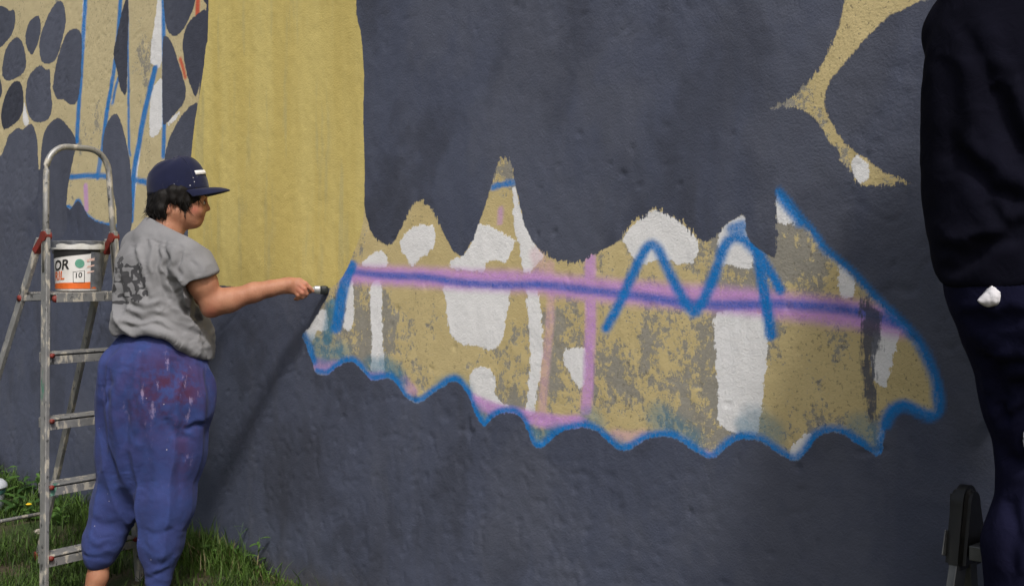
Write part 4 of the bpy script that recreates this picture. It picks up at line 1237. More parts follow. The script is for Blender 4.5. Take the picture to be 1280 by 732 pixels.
for s in (-1, 1):
    bm = bmesh.new()
    bm_bar(bm, lad(-0.045, s), lad(1.36, s), 0.018, 0.036, up=uv, bevel=0.003)
    bmesh.ops.recalc_face_normals(bm, faces=bm.faces)
    st_ = link("stile", bm_mesh(bm, "stile"), ALU, ladder, False)
    bar("foot", lad(-0.065, s), lad(-0.03, s), 0.028, 0.056, RED, st_, up=uv)
# hoop rail (round tube bent over the top)
pts = [lad(1.20, -1, 0.002), lad(1.45, -1), lad(1.56, -1)]
ctr = 0.5 * (lad(1.58, -1) + lad(1.58, 1)); hw_ = (lad(1.58, 1) - ctr).length; rr_ = 0.095
for k in range(9):
    a = math.pi - math.pi / 2 * k / 8
    pts.append(lad(1.585, 0) + tv * (-(hw_ - rr_) + rr_ * math.cos(a)) + UP * (rr_ * math.sin(a)))
for k in range(9):
    a = math.pi / 2 - math.pi / 2 * k / 8
    pts.append(lad(1.585, 0) + tv * ((hw_ - rr_) + rr_ * math.cos(a)) + UP * (rr_ * math.sin(a)))
pts += [lad(1.56, 1), lad(1.45, 1), lad(1.20, 1, 0.002)]
tube("hoop_rail", pts, 0.0118, ALU, ladder, 14)
for z in (0.150, 0.408, 0.651, 0.894):
    bm = bmesh.new()
    q0, q1 = lad(z, -1, 0, 0.012), lad(z, 1, 0, -0.012)
    bm_bar(bm, q0 + uv * 0.022, q1 + uv * 0.022, 0.075, 0.006, bevel=0.0015)
    for k in range(5):                                   # anti-slip ribs on the tread
        o_ = uv * (-0.008 + 0.015 * k) + UP * 0.004
        bm_bar(bm, q0 + o_, q1 + o_, 0.006, 0.003)
    bm_bar(bm, q0 - uv * 0.012 - UP * 0.024, q1 - uv * 0.012 - UP * 0.024, 0.004, 0.030, bevel=0.001)
    bm_bar(bm, q0 + uv * 0.056 - UP * 0.018, q1 + uv * 0.056 - UP * 0.018, 0.004, 0.030)
    bmesh.ops.recalc_face_normals(bm, faces=bm.faces)
    tr = link("tread", bm_mesh(bm, "tread"), ALU, ladder, False)
    for s in (-1, 1):
        bm = bmesh.new()
        c_ = lad(z, s, -0.026, -s * 0.016) - UP * 0.006
        bm_tube(bm, [c_, c_ + uv * 0.018], 0.009, 12)
        bmesh.ops.recalc_face_normals(bm, faces=bm.faces)
        link("end_plug", bm_mesh(bm, "end_plug"), RED, tr)
# platform
bm = bmesh.new()
q0, q1 = lad(1.118, -1, 0.07, 0.012), lad(1.118, 1, 0.07, -0.012)
bm_bar(bm, q0, q1, 0.235, 0.006, bevel=0.0015)
for k in range(9):
    o_ = uv * (-0.10 + 0.025 * k) + UP * 0.004
    bm_bar(bm, q0 + o_, q1 + o_, 0.008, 0.003)
bm_bar(bm, q0 - uv * 0.120 - UP * 0.014, q1 - uv * 0.120 - UP * 0.014, 0.005, 0.034, bevel=0.001)
bm_bar(bm, q0 + uv * 0.115 - UP * 0.014, q1 + uv * 0.115 - UP * 0.014, 0.005, 0.034)
bmesh.ops.recalc_face_normals(bm, faces=bm.faces)
link("platform", bm_mesh(bm, "platform"), ALU, ladder, False)
for s in (-1, 1):
    c_ = lad(1.10, s, -0.05, -s * 0.014)
    tube("platform_plug", [c_, c_ + uv * 0.014], 0.013, RED, ladder, 12)
# rear legs, hinges, tie bar
def rear(z, s):
    return lad(1.33, s, 0.035) + uv * 0.44 * (1.33 - z) + tv * s * 0.06 * (1.33 - z) - UP * (1.33 - z)
for s in (-1, 1):
    lg = bar("rear_leg", rear(1.325, s), rear(-0.035, s), 0.017, 0.030, ALU, ladder, up=uv)
    bar("foot", rear(-0.02, s), rear(-0.06, s), 0.026, 0.044, RED, lg, up=uv)
    bm = bmesh.new()
    h0 = lad(1.335, s, 0.0)
    bm_tube(bm, [h0 - tv * 0.014, h0 + tv * 0.014], 0.019, 18)
    bm_bar(bm, h0 + uv * 0.01 - UP * 0.005, rear(1.275, s), 0.025, 0.029, up=uv, bevel=0.004)
    bmesh.ops.recalc_face_normals(bm, faces=bm.faces)
    link("hinge", bm_mesh(bm, "hinge"), RED, ladder, False)
    q = rear(1.10, s)
    bar("platform_arm", lad(1.105, s, 0.02), q, 0.008, 0.022, ALU, ladder)
    bm = bmesh.new(); bm_tube(bm, [q - tv * 0.014, q + tv * 0.014], 0.012, 12); bmesh.ops.recalc_face_normals(bm, faces=bm.faces)
    link("pivot", bm_mesh(bm, "pivot"), RED, ladder)
tube("tie_bar", [rear(0.17, -1), rear(0.17, 1)], 0.008, ALU, ladder, 10)

# ---------------------------------------------------------------- bucket on the platform
bc = c111 + uv * 0.060 + tv * 0.022 + UP * 1.1265
bucket = empty("paint_bucket", bc, "white paint bucket with orange and black lettered label on the ladder platform", "bucket")
BWHITE = simple("bucket_plastic", (0.66, 0.66, 0.64), 0.45, 0.10, 20, c2=(0.50, 0.49, 0.45), coverage=0.42)
BLABEL = simple("label_white", (0.70, 0.69, 0.67), 0.5, 0.05, 30, c2=(0.60, 0.58, 0.54), coverage=0.4)
BORANGE = simple("label_orange", (0.72, 0.145, 0.025), 0.5, 0.08, 40)
BGREEN = simple("label_green", (0.13, 0.36, 0.26), 0.5, 0.1, 40)
BBLACK = simple("label_and_shade_black", (0.02, 0.02, 0.02), 0.5, 0.05, 40)
BGREY = simple("slate_paint_smear", (0.16, 0.17, 0.19), 0.5, 0.25, 40, 0.3, 90)
HB = 0.193
def brad(z): return 0.083 + (0.092 - 0.083) * z / HB
lathe("pail", [(0, 0.0), (0.080, 0.0), (0.083, 0.003), (0.0895, 0.150), (0.091, 0.168), (0.0885, 0.1685), (0.086, 0.165), (0.080, 0.010), (0, 0.009)], BWHITE, bucket, 48)
rim = lathe("rim", [(0.0890, 0.160), (0.0975, 0.160), (0.0985, 0.166), (0.0970, 0.190), (0.0960, HB), (0.0915, HB), (0.0905, 0.185), (0.0895, 0.162)], BWHITE, bucket, 48)
lathe("paint", [(0, 0.140), (0.0855, 0.140)], BGREY, bucket, 40)
cam_a = math.atan2(-bc.y, -bc.x)                       # outward angle that faces where the photographer stood
def patch(name, a0, a1, zlo, zhi, off, mat, parent, n=40, m=6):
    bm = bmesh.new(); G_ = []
    for i in range(n + 1):
        t = i / n; a = cam_a + math.radians(a0 + (a1 - a0) * t); r_ = []
        for j in range(m + 1):
            l, h = zlo(t), zhi(t); z = l + (h - l) * j / m
            r_.append(bm.verts.new(((brad(z) + off) * math.cos(a), (brad(z) + off) * math.sin(a), z)))
        G_.append(r_)
    for i in range(n):
        for j in range(m): bm.faces.new((G_[i][j], G_[i + 1][j], G_[i + 1][j + 1], G_[i][j + 1]))
    return link(name, bm_mesh(bm, name), mat, parent)
lab = patch("label", -112, 58, lambda t: 0.008, lambda t: 0.118 + 0.030 * t, 0.0012, BLABEL, bucket)
patch("smear_and_rim_shade", -112, 62, lambda t: 0.120 + 0.030 * t, lambda t: 0.1615, 0.0013, BBLACK, bucket)  # shade below the rim, painted on as a black band
patch("smear_and_rim_shade", -100, -55, lambda t: 0.166, lambda t: 0.191, 0.0075, BGREY, rim, 16)
patch("smear_and_rim_shade", 30, 95, lambda t: 0.006 + 0.01 * math.sin(9 * t), lambda t: 0.150, 0.0022, BGREY, bucket, 20)
patch("smear_and_rim_shade", -95, 70, lambda t: 0.181 + 0.003 * math.sin(23 * t), lambda t: 0.1925, 0.0071, BGREY, rim, 40)
patch("orange_band", -112, 52, lambda t: 0.009, lambda t: 0.022 + 0.020 * t ** 1.3 + 0.004 * math.sin(5 * t), 0.0020, BORANGE, lab)
def wrap_text(txt, size, a0, z0, mat, off, shear=0.0, parent=lab, sx=1.0, rot=0.0, bold=0.0):
    cu_ = bpy.data.curves.new("lettering", 'FONT')
    cu_.body = txt; cu_.size = size; cu_.shear = shear; cu_.offset = bold
    to = bpy.data.objects.new("lettering_source", cu_); col.objects.link(to)
    dg = bpy.context.evaluated_depsgraph_get()
    me = bpy.data.meshes.new_from_object(to.evaluated_get(dg))
    bpy.data.objects.remove(to)
    bm = bmesh.new(); bm.from_mesh(me)
    bmesh.ops.triangulate(bm, faces=bm.faces)
    bmesh.ops.subdivide_edges(bm, edges=[e for e in bm.edges if e.calc_length() > 0.012], cuts=2)
    for v in bm.verts:
        x, z = v.co.x * sx, v.co.y
        x, z = x * math.cos(rot) - z * math.sin(rot), x * math.sin(rot) + z * math.cos(rot)
        z += z0
        a = cam_a + math.radians(a0) + x / 0.088
        r = brad(z) + off
        v.co = (r * math.cos(a), r * math.sin(a), z)
    return link("lettering", bm_mesh(bm, "lettering"), mat, parent, False)
tilt_ = 0.10
wrap_text("OR", 0.053, -72, 0.078, BBLACK, 0.0026, 0.25, sx=1.0, rot=tilt_, bold=0.0012)
wrap_text("RIL", 0.046, -74, 0.040, BORANGE, 0.0026, 0.25, sx=0.95, rot=tilt_, bold=0.0010)
def disc(name, a, z, r, mat, off, k=28):
    bm = bmesh.new()
    c_ = [(0, 0)] + [(r * math.cos(2 * math.pi * i / k), r * math.sin(2 * math.pi * i / k)) for i in range(k)]
    vs = []
    for x, zz in c_:
        aa = cam_a + math.radians(a) + x / 0.088; rr = brad(z + zz) + off
        vs.append(bm.verts.new((rr * math.cos(aa), rr * math.sin(aa), z + zz)))
    for i in range(k): bm.faces.new((vs[0], vs[1 + i], vs[1 + (i + 1) % k]))
    return link(name, bm_mesh(bm, name), mat, lab, False)
disc("emblem", 3, 0.106, 0.017, BGREEN, 0.0026)
patch("frame", -13, 15, lambda t: 0.032, lambda t: 0.074 + 0.006 * t, 0.0026, BBLACK, lab, 10)
patch("panel", -11.5, 13.5, lambda t: 0.034, lambda t: 0.072 + 0.006 * t, 0.0031, BLABEL, lab, 10)
wrap_text("10", 0.028, -9.5, 0.050, BBLACK, 0.0036, 0.15, rot=tilt_, bold=0.0006)
for k in range(3): patch("small_print", 20, 40, lambda t, k=k: 0.112 + 0.006 * t - 0.022 * k, lambda t, k=k: 0.122 + 0.006 * t - 0.022 * k - (0.004 if k else 0), 0.0026, simple("print_orange", (0.66, 0.26, 0.17), 0.6, 0.3, 300, c2=(0.68, 0.66, 0.62), coverage=0.5), lab, 10)
tube("handle", [Vector((0.0975 * math.cos(a), 0.0975 * math.sin(a), 0.168)) + Vector((0, 0, -0.055 * math.sin(t * math.pi))) for t, a in [(k / 16, cam_a + math.radians(95) + math.pi * k / 16) for k in range(17)]], 0.0022, METAL, bucket, 8)

# ================================================================ SECOND PAINTER, DARK CLOTHES, ON A LOW LADDER
MY = 2.25
MX = (1300 - 640) / F * MY
MB = 0.262                                              # top of the tread they stand on
man = empty("person", (MX, MY, MB), "person in black T-shirt and dark navy trousers standing with their back turned", "person")
def mp(px, py, dy=0.0):
    Y = MY + dy
    return np.array([(px - 640) / F * Y - MX, dy, CAMZ - (py - HZ) / F * Y - MB])
def mpx(V):
    Y = V[:, 1] + MY
    return np.stack([(V[:, 0] + MX) / Y * F + 640, HZ - (V[:, 2] + MB - CAMZ) / Y * F], 1)
def mk(rows):
    return [(mp(pxc, py, dy)[2], mp(pxc, py, dy)[0], mp(pxc, py, dy)[1], a, b) for py, pxc, dy, a, b in rows]
BLK = cloth_material("black_jersey", (0.0065, 0.0065, 0.0135), (0.005, 0.005, 0.010), fold=0.25, sheen=0.0, spec=0.05)
NAVY = cloth_material("dark_navy_twill", (0.0095, 0.010, 0.029), (0.007, 0.007, 0.020), fold=0.3, sheen=0.0, spec=0.05)
def mleg(s):
    d_ = np.array([rt[0] * 0.095 * s, rt[1] * 0.095 * s, 0]); dx = 10 if s > 0 else 0
    return [mp(px + dx, py) + d_ for px, py in ((1335, 420), (1352, 500), (1366, 590), (1352, 690), (1346, 800), (1344, 905))]
fm = Field((-0.40, -0.45, -0.02), (0.75, 0.62, 1.88), 0.0065)
Ll = np.array([-rt[0], -rt[1], 0]); Fw3 = np.array([fw[0], fw[1], 0])
base = np.array([0, 0, 0.0])
def B(f, r, z): return Fw3 * f - Ll * r + np.array([0, 0, z])
fm.column([(0.80, 0.02, 0, 0.10, 0.13), (0.90, 0.01, 0, 0.10, 0.135), (1.10, 0.0, 0, 0.105, 0.145), (1.32, 0, 0, 0.11, 0.165), (1.46, 0, 0, 0.09, 0.16), (1.52, 0, 0, 0.06, 0.10)], fw, rt, 0.0)
fm.cap(B(0, 0, 1.46), B(0.02, 0, 1.60), 0.062, 0.056, 0.04)
hx = [Fw3, -Ll, np.array([0, 0, 1.0])]
fm.ell(B(0.015, 0, 1.70), (0.098, 0.078, 0.112), hx, 0.02)
fm.ell(B(0.045, 0, 1.64), (0.060, 0.058, 0.070), hx, 0.03)
fm.cap(B(0.100, 0, 1.60), B(0.090, 0, 1.588), 0.018, 0.018, 0.02)
fm.cap(B(0.112, 0, 1.69), B(0.124, 0, 1.655), 0.009, 0.012, 0.01)
fm.cap(B(0.106, -0.018, 1.625), B(0.106, 0.018, 1.625), 0.009, 0.009, 0.008)
for s in (-1, 1):
    fm.ell(B(0.0, 0.080 * s, 1.675), (0.018, 0.010, 0.032), hx, 0.006)
    fm.ell(B(0.100, 0.032 * s, 1.692), (0.014, 0.016, 0.011), hx, 0.01, carve=True)
    sh = B(0.01, 0.165 * s, 1.43)
    el = B(0.20, 0.19 * s, 1.22); wr_ = B(0.30, 0.15 * s, 1.38)
    fm.chain([B(0, 0.08 * s, 1.45), sh, (sh + el) / 2, el], [0.058, 0.042, 0.044, 0.042], 0.04)
    fm.chain([el, el * 0.6 + wr_ * 0.4, wr_], [0.046, 0.044, 0.029], 0.03)
    hn = wr_ + (wr_ - el) / np.linalg.norm(wr_ - el) * 0.05
    fm.cap(wr_, hn, 0.028, 0.030, 0.02)
    dv = (wr_ - el) / np.linalg.norm(wr_ - el)
    for i in range(4):
        f0 = hn + -Ll * (0.024 - 0.016 * i) + dv * 0.025
        fm.chain([f0, f0 + dv * 0.035 + Fw3 * 0.006, f0 + dv * 0.048 + Fw3 * 0.024], [0.011, 0.0095, 0.008], 0.005)
    t0 = hn - Ll * (-s) * 0.02
    fm.chain([wr_ + Ll * s * 0.02, hn + Ll * s * 0.042, hn + Ll * s * 0.040 + dv * 0.03], [0.013, 0.011, 0.0085], 0.006)
    lp_ = mleg(s)
    an_ = lp_[-1]
    fm.chain([lp_[0], lp_[1], lp_[2], lp_[3], lp_[4], lp_[5]], [0.072, 0.062, 0.050, 0.050, 0.044, 0.038], 0.03)
    fm.chain([an_, an_ + Fw3 * 0.11 + np.array([0, 0, 0.036 - an_[2]])], [0.036, 0.030], 0.03)
V, Q = fm.mesh(); V = relax(V, Q, 2, 0.4)
link("body", mesh_np("body", V, Q), SKIN, man)
fs = Field((-0.40, -0.42, 0.72), (0.42, 0.45, 1.56), 0.0065)
fs.column(mk([(368, 1300, 0, 0.150, 0.180), (330, 1300, 0, 0.155, 0.195), (250, 1299, 0, 0.154, 0.214), (150, 1300, 0, 0.154, 0.220), (60, 1302, 0, 0.156, 0.222), (0, 1308, 0, 0.136, 0.192), (-50, 1306, 0, 0.115, 0.18), (-85, 1305, 0, 0.085, 0.12)]), fw, rt, 0.0, 2.3)
for s in (-1, 1):
    sh = B(0.01, 0.165 * s, 1.43); el = B(0.20, 0.19 * s, 1.22)
    fs.chain([B(0, 0.08 * s, 1.45), sh, sh * 0.35 + el * 0.65], [0.070, 0.050, 0.054], 0.05)
    fs.cut(sh * 0.35 + el * 0.65, el - sh, np.minimum(el, sh) - 0.2, np.maximum(el, sh) + 0.2) if False else None
fs.cut(B(0.0, 0, 1.515), np.array([Fw3[0] * 0.35, Fw3[1] * 0.35, 0.9]))
sl, X, Y, Z = fs.sub(fs.lo, fs.lo + fs.h * fs.n)
xf = X * fw[0] + Y * fw[1]
hem = mp(1200, 362)[2] + 0.085 * sstep(-0.15, -0.05, xf + 0.03 * np.sin(14 * (X * rt[0] + Y * rt[1]))) - 0.05 * sstep(0.03, 0.16, xf)
fs.D[sl] = -Field.smin(-fs.D[sl], -(hem - Z), 0.008)
V, Q = fs.mesh(); N = normals(V, Q); pxy = mpx(V)
facing = sstep(0.0, 0.3, -N[:, 1])
cr = [([(1185, 180), (1210, 205), (1245, 238), (1290, 262)], 9, 0.016), ([(1240, 100), (1256, 150), (1280, 200)], 9, 0.016), ([(1160, 300), (1200, 318), (1250, 300), (1290, 296)], 7, 0.012), ([(1165, 330), (1195, 335), (1230, 312)], 6, 0.010),
      ([(1180, 60), (1190, 140), (1185, 240)], 10, 0.007), ([(1230, 250), (1260, 280), (1300, 285)], 7, 0.010), ([(1200, 30), (1225, 80), (1230, 140)], 9, 0.007)]
V = V + N * (crease_disp(pxy / 1.6, [([(a / 1.6, b / 1.6) for a, b in p], w / 1.6, d) for p, w, d in cr]) * 0.9 * facing + (fbm(V * (7, 7, 9), 3, 28) - 0.5) * 0.014)[:, None]
link("t_shirt", mesh_np("t_shirt", V, Q), BLK, man)
ftm = Field((-0.36, -0.42, 0.02), (0.40, 0.42, 1.02), 0.0065)
ftm.column(mk([(470, 1312, 0, 0.09, 0.11), (430, 1308, 0, 0.128, 0.142), (390, 1302, 0, 0.155, 0.170), (350, 1299, 0, 0.155, 0.176), (310, 1299, 0, 0.140, 0.170), (285, 1299, 0, 0.130, 0.160)]), fw, rt, 0.0, 2.2)
for s in (-1, 1):
    ftm.chain(mleg(s), [0.098, 0.086, 0.072, 0.078, 0.074, 0.070], 0.04)
ftm.cut(np.array([0, 0, 0.055]), np.array([0, 0, -1.0]))
V, Q = ftm.mesh(); N = normals(V, Q); pxy = mpx(V)
facing = sstep(0.0, 0.3, -N[:, 1])
cr = [([(1215, 440), (1245, 460), (1290, 455)], 7, 0.012), ([(1240, 500), (1262, 520), (1290, 505)], 6, 0.012), ([(1252, 560), (1275, 580), (1300, 570)], 6, 0.010), ([(1190, 395), (1240, 400), (1290, 395)], 6, 0.006), ([(1262, 610), (1270, 660), (1262, 720)], 7, 0.008), ([(1235, 440), (1252, 480), (1256, 540)], 6, 0.010)]
V = V + N * (crease_disp(pxy / 1.6, [([(a / 1.6, b / 1.6) for a, b in p], w / 1.6, d) for p, w, d in cr]) * 1.0 * facing + (fbm(V * (9, 9, 7), 3, 38) - 0.5) * 0.016)[:, None]
link("trousers", mesh_np("trousers", V, Q), NAVY, man)
trV, trP, trN = V.copy(), mpx(V), normals(V, Q)
# shoes and hair
SHOE = simple("black_rubber", (0.012, 0.012, 0.013), 0.55, 0.2, 30)
for s in (-1, 1):
    A_ = mleg(s)[-1]; A_ = np.array([A_[0], A_[1], 0])
    S_ = lambda f, z: A_ + Fw3 * f + np.array([0, 0, z])
    fz = Field(S_(0.05, 0.05) - 0.22, S_(0.05, 0.05) + 0.22, 0.006)
    fz.chain([S_(-0.035, 0.045), S_(0.07, 0.042), S_(0.17, 0.035)], [0.045, 0.046, 0.034], 0.03)
    fz.cap(S_(-0.01, 0.05), S_(0.0, 0.10), 0.045, 0.048, 0.03)
    fz.cut((0, 0, 0.0015), (0, 0, -1))
    V, Q = fz.mesh()
    link("shoe", mesh_np("shoe", V, Q), SHOE, man)
fz = Field(B(0, 0, 1.72) - 0.17, B(0, 0, 1.72) + 0.17, 0.006)
fz.ell(B(-0.005, 0, 1.725), (0.104, 0.086, 0.105), hx, 0.0)
fz.ell(B(-0.055, 0, 1.66), (0.05, 0.068, 0.07), hx, 0.03)
fz.ell(B(0.105, 0, 1.64), (0.075, 0.075, 0.085), hx, 0.01, carve=True)
V, Q = fz.mesh(); N = normals(V, Q); V = V + N * ((fbm(V * 60, 3, 3) - 0.5) * 0.012)[:, None]
link("hair", mesh_np("hair", V, Q), HAIR, man)

def crumple(name, loc, r, seed, mat, label, cat, sc=(1, 1, 1), rot=(0, 0, 0)):
    bm = bmesh.new()
    bmesh.ops.create_icosphere(bm, subdivisions=4, radius=1.0)
    Vv = np.array([v.co[:] for v in bm.verts])
    n1 = fbm(Vv * 1.5 + seed, 3, seed); n2 = np.abs(fbm(Vv * 2.6 + seed, 3, seed + 7) - 0.5) * 2
    n3 = np.abs(fbm(Vv * 6 + seed, 2, seed + 9) - 0.5)
    R = 0.62 + 0.62 * n1 - 0.55 * n2 + 0.12 * n3
    for v, k in zip(bm.verts, R): v.co = Vector((v.co.x * sc[0], v.co.y * sc[1], v.co.z * sc[2])) * float(k) * r
    o = link(name, bm_mesh(bm, name), mat)
    o.location = loc; o.rotation_euler = rot
    return tag(o, label, cat)
TISSUE = simple("white_tissue", (0.62, 0.61, 0.64), 0.9, 0.04, 30, 0.2, 60)
def on_trousers(px, py):
    m_ = (trN[:, 1] < -0.2)
    d_ = np.hypot(trP[:, 0] - px, trP[:, 1] - py) + np.where(m_, 0, 1e3)
    return Vector(trV[np.argmin(d_)]) + Vector((MX, MY, MB))
# crumpled tissue: a creased sheet with real thickness, tucked into the pocket
tp = on_trousers(1241, 370)
NT = 17
cn = [np.array(v) for v in ((-0.027, -0.005), (-0.003, 0.022), (0.032, -0.005), (-0.010, -0.017))]     # left, top, right tip, bottom
gu, gv = np.meshgrid(np.linspace(0, 1, NT), np.linspace(0, 1, NT), indexing='ij')
XY = ((1 - gu) * (1 - gv))[..., None] * cn[0] + ((1 - gu) * gv)[..., None] * cn[1] + (gu * gv)[..., None] * cn[2] + (gu * (1 - gv))[..., None] * cn[3]
XY = XY.reshape(-1, 2)
q3 = np.stack([XY[:, 0] * 60, XY[:, 1] * 60, XY[:, 0] * 0], 1)
dep = -0.010 * (np.sin(np.pi * gu) * np.sin(np.pi * gv)).ravel() ** 0.6 + 0.012 * np.abs(fbm(q3, 2, 4) - 0.5) + 0.006 * np.abs(vnoise(q3 * 2.2, 8) - 0.5)
XY = XY + np.stack([vnoise(q3 * 0.8, 2) - 0.5, vnoise(q3 * 0.8 + 4, 3) - 0.5], 1) * 0.006
VT = np.stack([XY[:, 0], dep, XY[:, 1]], 1)
it = np.arange(NT * NT).reshape(NT, NT)
QT = np.stack([it[:-1, :-1].ravel(), it[1:, :-1].ravel(), it[1:, 1:].ravel(), it[:-1, 1:].ravel()], 1)
to_ = link("tissue", mesh_np("tissue", VT, QT), TISSUE, None, False)
so_ = to_.modifiers.new("thick", 'SOLIDIFY'); so_.thickness = 0.006; so_.offset = 0
to_.location = tp + Vector((0, -0.004, 0.0))
to_.rotation_euler = (0.10, 0.0, -0.25)
tag(to_, "crumpled white tissue sticking out of the dark trouser back pocket", "tissue")
crumple("rag", on_trousers(1290, 545) + Vector((-0.004, -0.014, 0)), 0.034, 23, TISSUE, "pale cloth rag hanging against the dark trouser leg at knee height", "rag", (0.6, 0.5, 0.85))

# their low ladder with black plastic hinge caps
t2 = Vector((TX, TY, 0)); f2 = Vector((NX, NY, 0))
CAPP = at(1207, 605, 2.50)
ld2 = empty("low_step_ladder", (CAPP.x, CAPP.y, 0), "low aluminium step ladder with black plastic hinge caps close to the wall", "ladder")
ZT = CAPP.z
BPL = simple("black_plastic", (0.014, 0.014, 0.013), 0.38, 0.15, 40, 0.05, 90)
ALU2 = simple("grey_aluminium", (0.13, 0.135, 0.135), 0.45, 0.12, 30, 0.05, 90, metal=0.6)
WID = 0.40
for k, s in enumerate((0, 1)):
    o_ = t2 * (WID * s)
    front = lambda z: o_ - f2 * (0.335 * (ZT - 0.06 - z)) + UP * z
    back_ = lambda z: o_ + f2 * (0.10 * (ZT - 0.06 - z)) + UP * z
    bar("front_rail", front(0.0), front(ZT - 0.075), 0.018, 0.045, ALU2, ld2, up=f2)
    bar("rear_rail", back_(0.0) + t2 * 0.004, back_(ZT - 0.075) + t2 * 0.004, 0.018, 0.030, ALU2, ld2, up=f2)
    # rounded cap: an arch plate with grip grooves, widening downwards
    bm = bmesh.new()
    prof = []
    for i in range(15):
        a = math.pi * i / 14
        prof.append((0.034 * math.cos(a), ZT - 0.040 + 0.040 * math.sin(a)))
    prof = [(0.062, ZT - 0.170)] + [(0.054, ZT - 0.11)] + [(0.042, ZT - 0.065)] + prof + [(-0.042, ZT - 0.075), (-0.060, ZT - 0.17)]
    ra_, rb_ = [], []
    for u_, z_ in prof:
        ra_.append(bm.verts.new(o_ + f2 * u_ - t2 * 0.022 + UP * z_)); rb_.append(bm.verts.new(o_ + f2 * u_ + t2 * 0.022 + UP * z_))
    n_ = len(prof)
    for i in range(n_): bm.faces.new((ra_[i], ra_[(i + 1) % n_], rb_[(i + 1) % n_], rb_[i]))
    bm.faces.new(ra_); bm.faces.new(list(reversed(rb_)))
    bmesh.ops.recalc_face_normals(bm, faces=bm.faces)
    bmesh.ops.bevel(bm, geom=[e for e in bm.edges if e.calc_face_angle(0) > 0.9], offset=0.012, segments=3, affect='EDGES')
    cp = link("hinge_cap", bm_mesh(bm, "hinge_cap"), BPL, ld2, True)
    cp.data.set_sharp_from_angle(angle=math.radians(38))
    for g_ in range(3):
        bar("grip_rib", o_ - t2 * 0.024 - f2 * (0.018 - 0.014 * g_) + UP * (ZT - 0.085), o_ - t2 * 0.024 - f2 * (0.014 - 0.011 * g_) + UP * (ZT - 0.02), 0.004, 0.005, BPL, cp, up=f2, bevel=0.001)
    bar("bracket", o_ - t2 * 0.024 - f2 * 0.045 + UP * (ZT - 0.145), o_ - t2 * 0.024 - f2 * 0.030 + UP * (ZT - 0.095), 0.003, 0.024, ALU2, cp, up=f2, bevel=0.001)
    tube("wire_stay", [o_ + t2 * 0.030 + f2 * 0.045 + UP * (ZT - 0.19), o_ + t2 * 0.030 + f2 * 0.032 + UP * (ZT - 0.10), o_ + t2 * 0.030 + f2 * 0.060 + UP * (ZT - 0.16)], 0.0022, ALU2, ld2, 8)
for z in (0.25, 0.50):
    q0 = -f2 * (0.335 * (ZT - 0.06 - z)) + UP * z
    bar("tread", q0 + t2 * 0.010 - f2 * 0.03, q0 + t2 * (WID - 0.010) - f2 * 0.03, 0.16 if z < 0.3 else 0.08, 0.022, ALU2, ld2)
bar("top_step", t2 * 0.028 + UP * (ZT - 0.13), t2 * (WID - 0.028) + UP * (ZT - 0.13), 0.09, 0.03, ALU2, ld2)

# drain stub in the wall beside their leg
DR = simple("pale_green_rim", (0.30, 0.33, 0.28), 0.7, 0.2, 60)
dp = on_wall(1244, 520, 0)
dl = wall.matrix_world.inverted() @ dp if False else Vector((wall_px(1244, 520)[0], 0, wall_px(1244, 520)[1]))
ds = tube("drain_stub", [dl + Vector((0, 0.02, 0)), dl + Vector((0, -0.022, 0)), dl + Vector((0, -0.024, 0)), dl + Vector((0, -0.010, 0))], [0.016, 0.016, 0.0115, 0.011], DR, wall, 20)
tube("drain_bore", [dl + Vector((0, -0.005, 0)), dl + Vector((0, -0.013, 0))], 0.0112, DARK, ds, 20)

# ================================================================ THINGS ON THE GROUND
tubp = at(-24, 632, 6.0)
tz = gz(tubp.x, tubp.y)
TUBM = simple("pale_blue_tub", (0.58, 0.62, 0.66), 0.45, 0.08, 16, c2=(0.50, 0.54, 0.58))
TEALP = simple("teal_paint_drip", (0.10, 0.25, 0.24), 0.5, 0.2, 30)
tb = empty("plastic_tub", (tubp.x, tubp.y, tz), "pale plastic paint tub with teal drips standing in the grass", "tub")
lathe("pail", [(0, 0), (0.10, 0), (0.102, 0.004), (0.112, 0.130), (0.106, 0.130), (0.098, 0.008), (0, 0.008)], TUBM, tb, 40)
lathe("lid", [(0, 0.188), (0.06, 0.186), (0.105, 0.176), (0.121, 0.160), (0.124, 0.146), (0.118, 0.137), (0.110, 0.1365)], TUBM, tb, 40)
lathe("drip_band", [(0.1125, 0.112), (0.1145, 0.116), (0.1165, 0.134), (0.1130, 0.1345)], TEALP, tb, 40)

def stone(loc, r, seed, mat, label, sc=(1, 1, 1), cat="stone"):
    bm = bmesh.new()
    bmesh.ops.create_icosphere(bm, subdivisions=4, radius=1.0)
    Vv = np.array([v.co[:] for v in bm.verts])
    R = 0.75 + 0.6 * (fbm(Vv * 1.3 + seed, 3, seed) - 0.5) + 0.25 * (fbm(Vv * 4 + seed, 3, seed + 3) - 0.5)
    for v, k in zip(bm.verts, R): v.co = Vector((v.co.x * sc[0], v.co.y * sc[1], v.co.z * sc[2])) * float(k) * r
    o = link("stone", bm_mesh(bm, "stone"), mat)
    o.location = loc
    return tag(o, label, cat)
STN = simple("brown_stone", (0.17, 0.115, 0.085), 0.95, 0.3, 18, 0.8, 30, c2=(0.045, 0.035, 0.028))
STP = simple("pale_stone", (0.40, 0.36, 0.30), 0.95, 0.2, 22, 0.6, 40)
p_ = on_wall(2, 590, 0.09)
stone((p_.x, p_.y, 0.075), 0.15, 3, STN, "rough brown stone leaning against the wall foot above the weeds", (0.62, 0.6, 1.15))
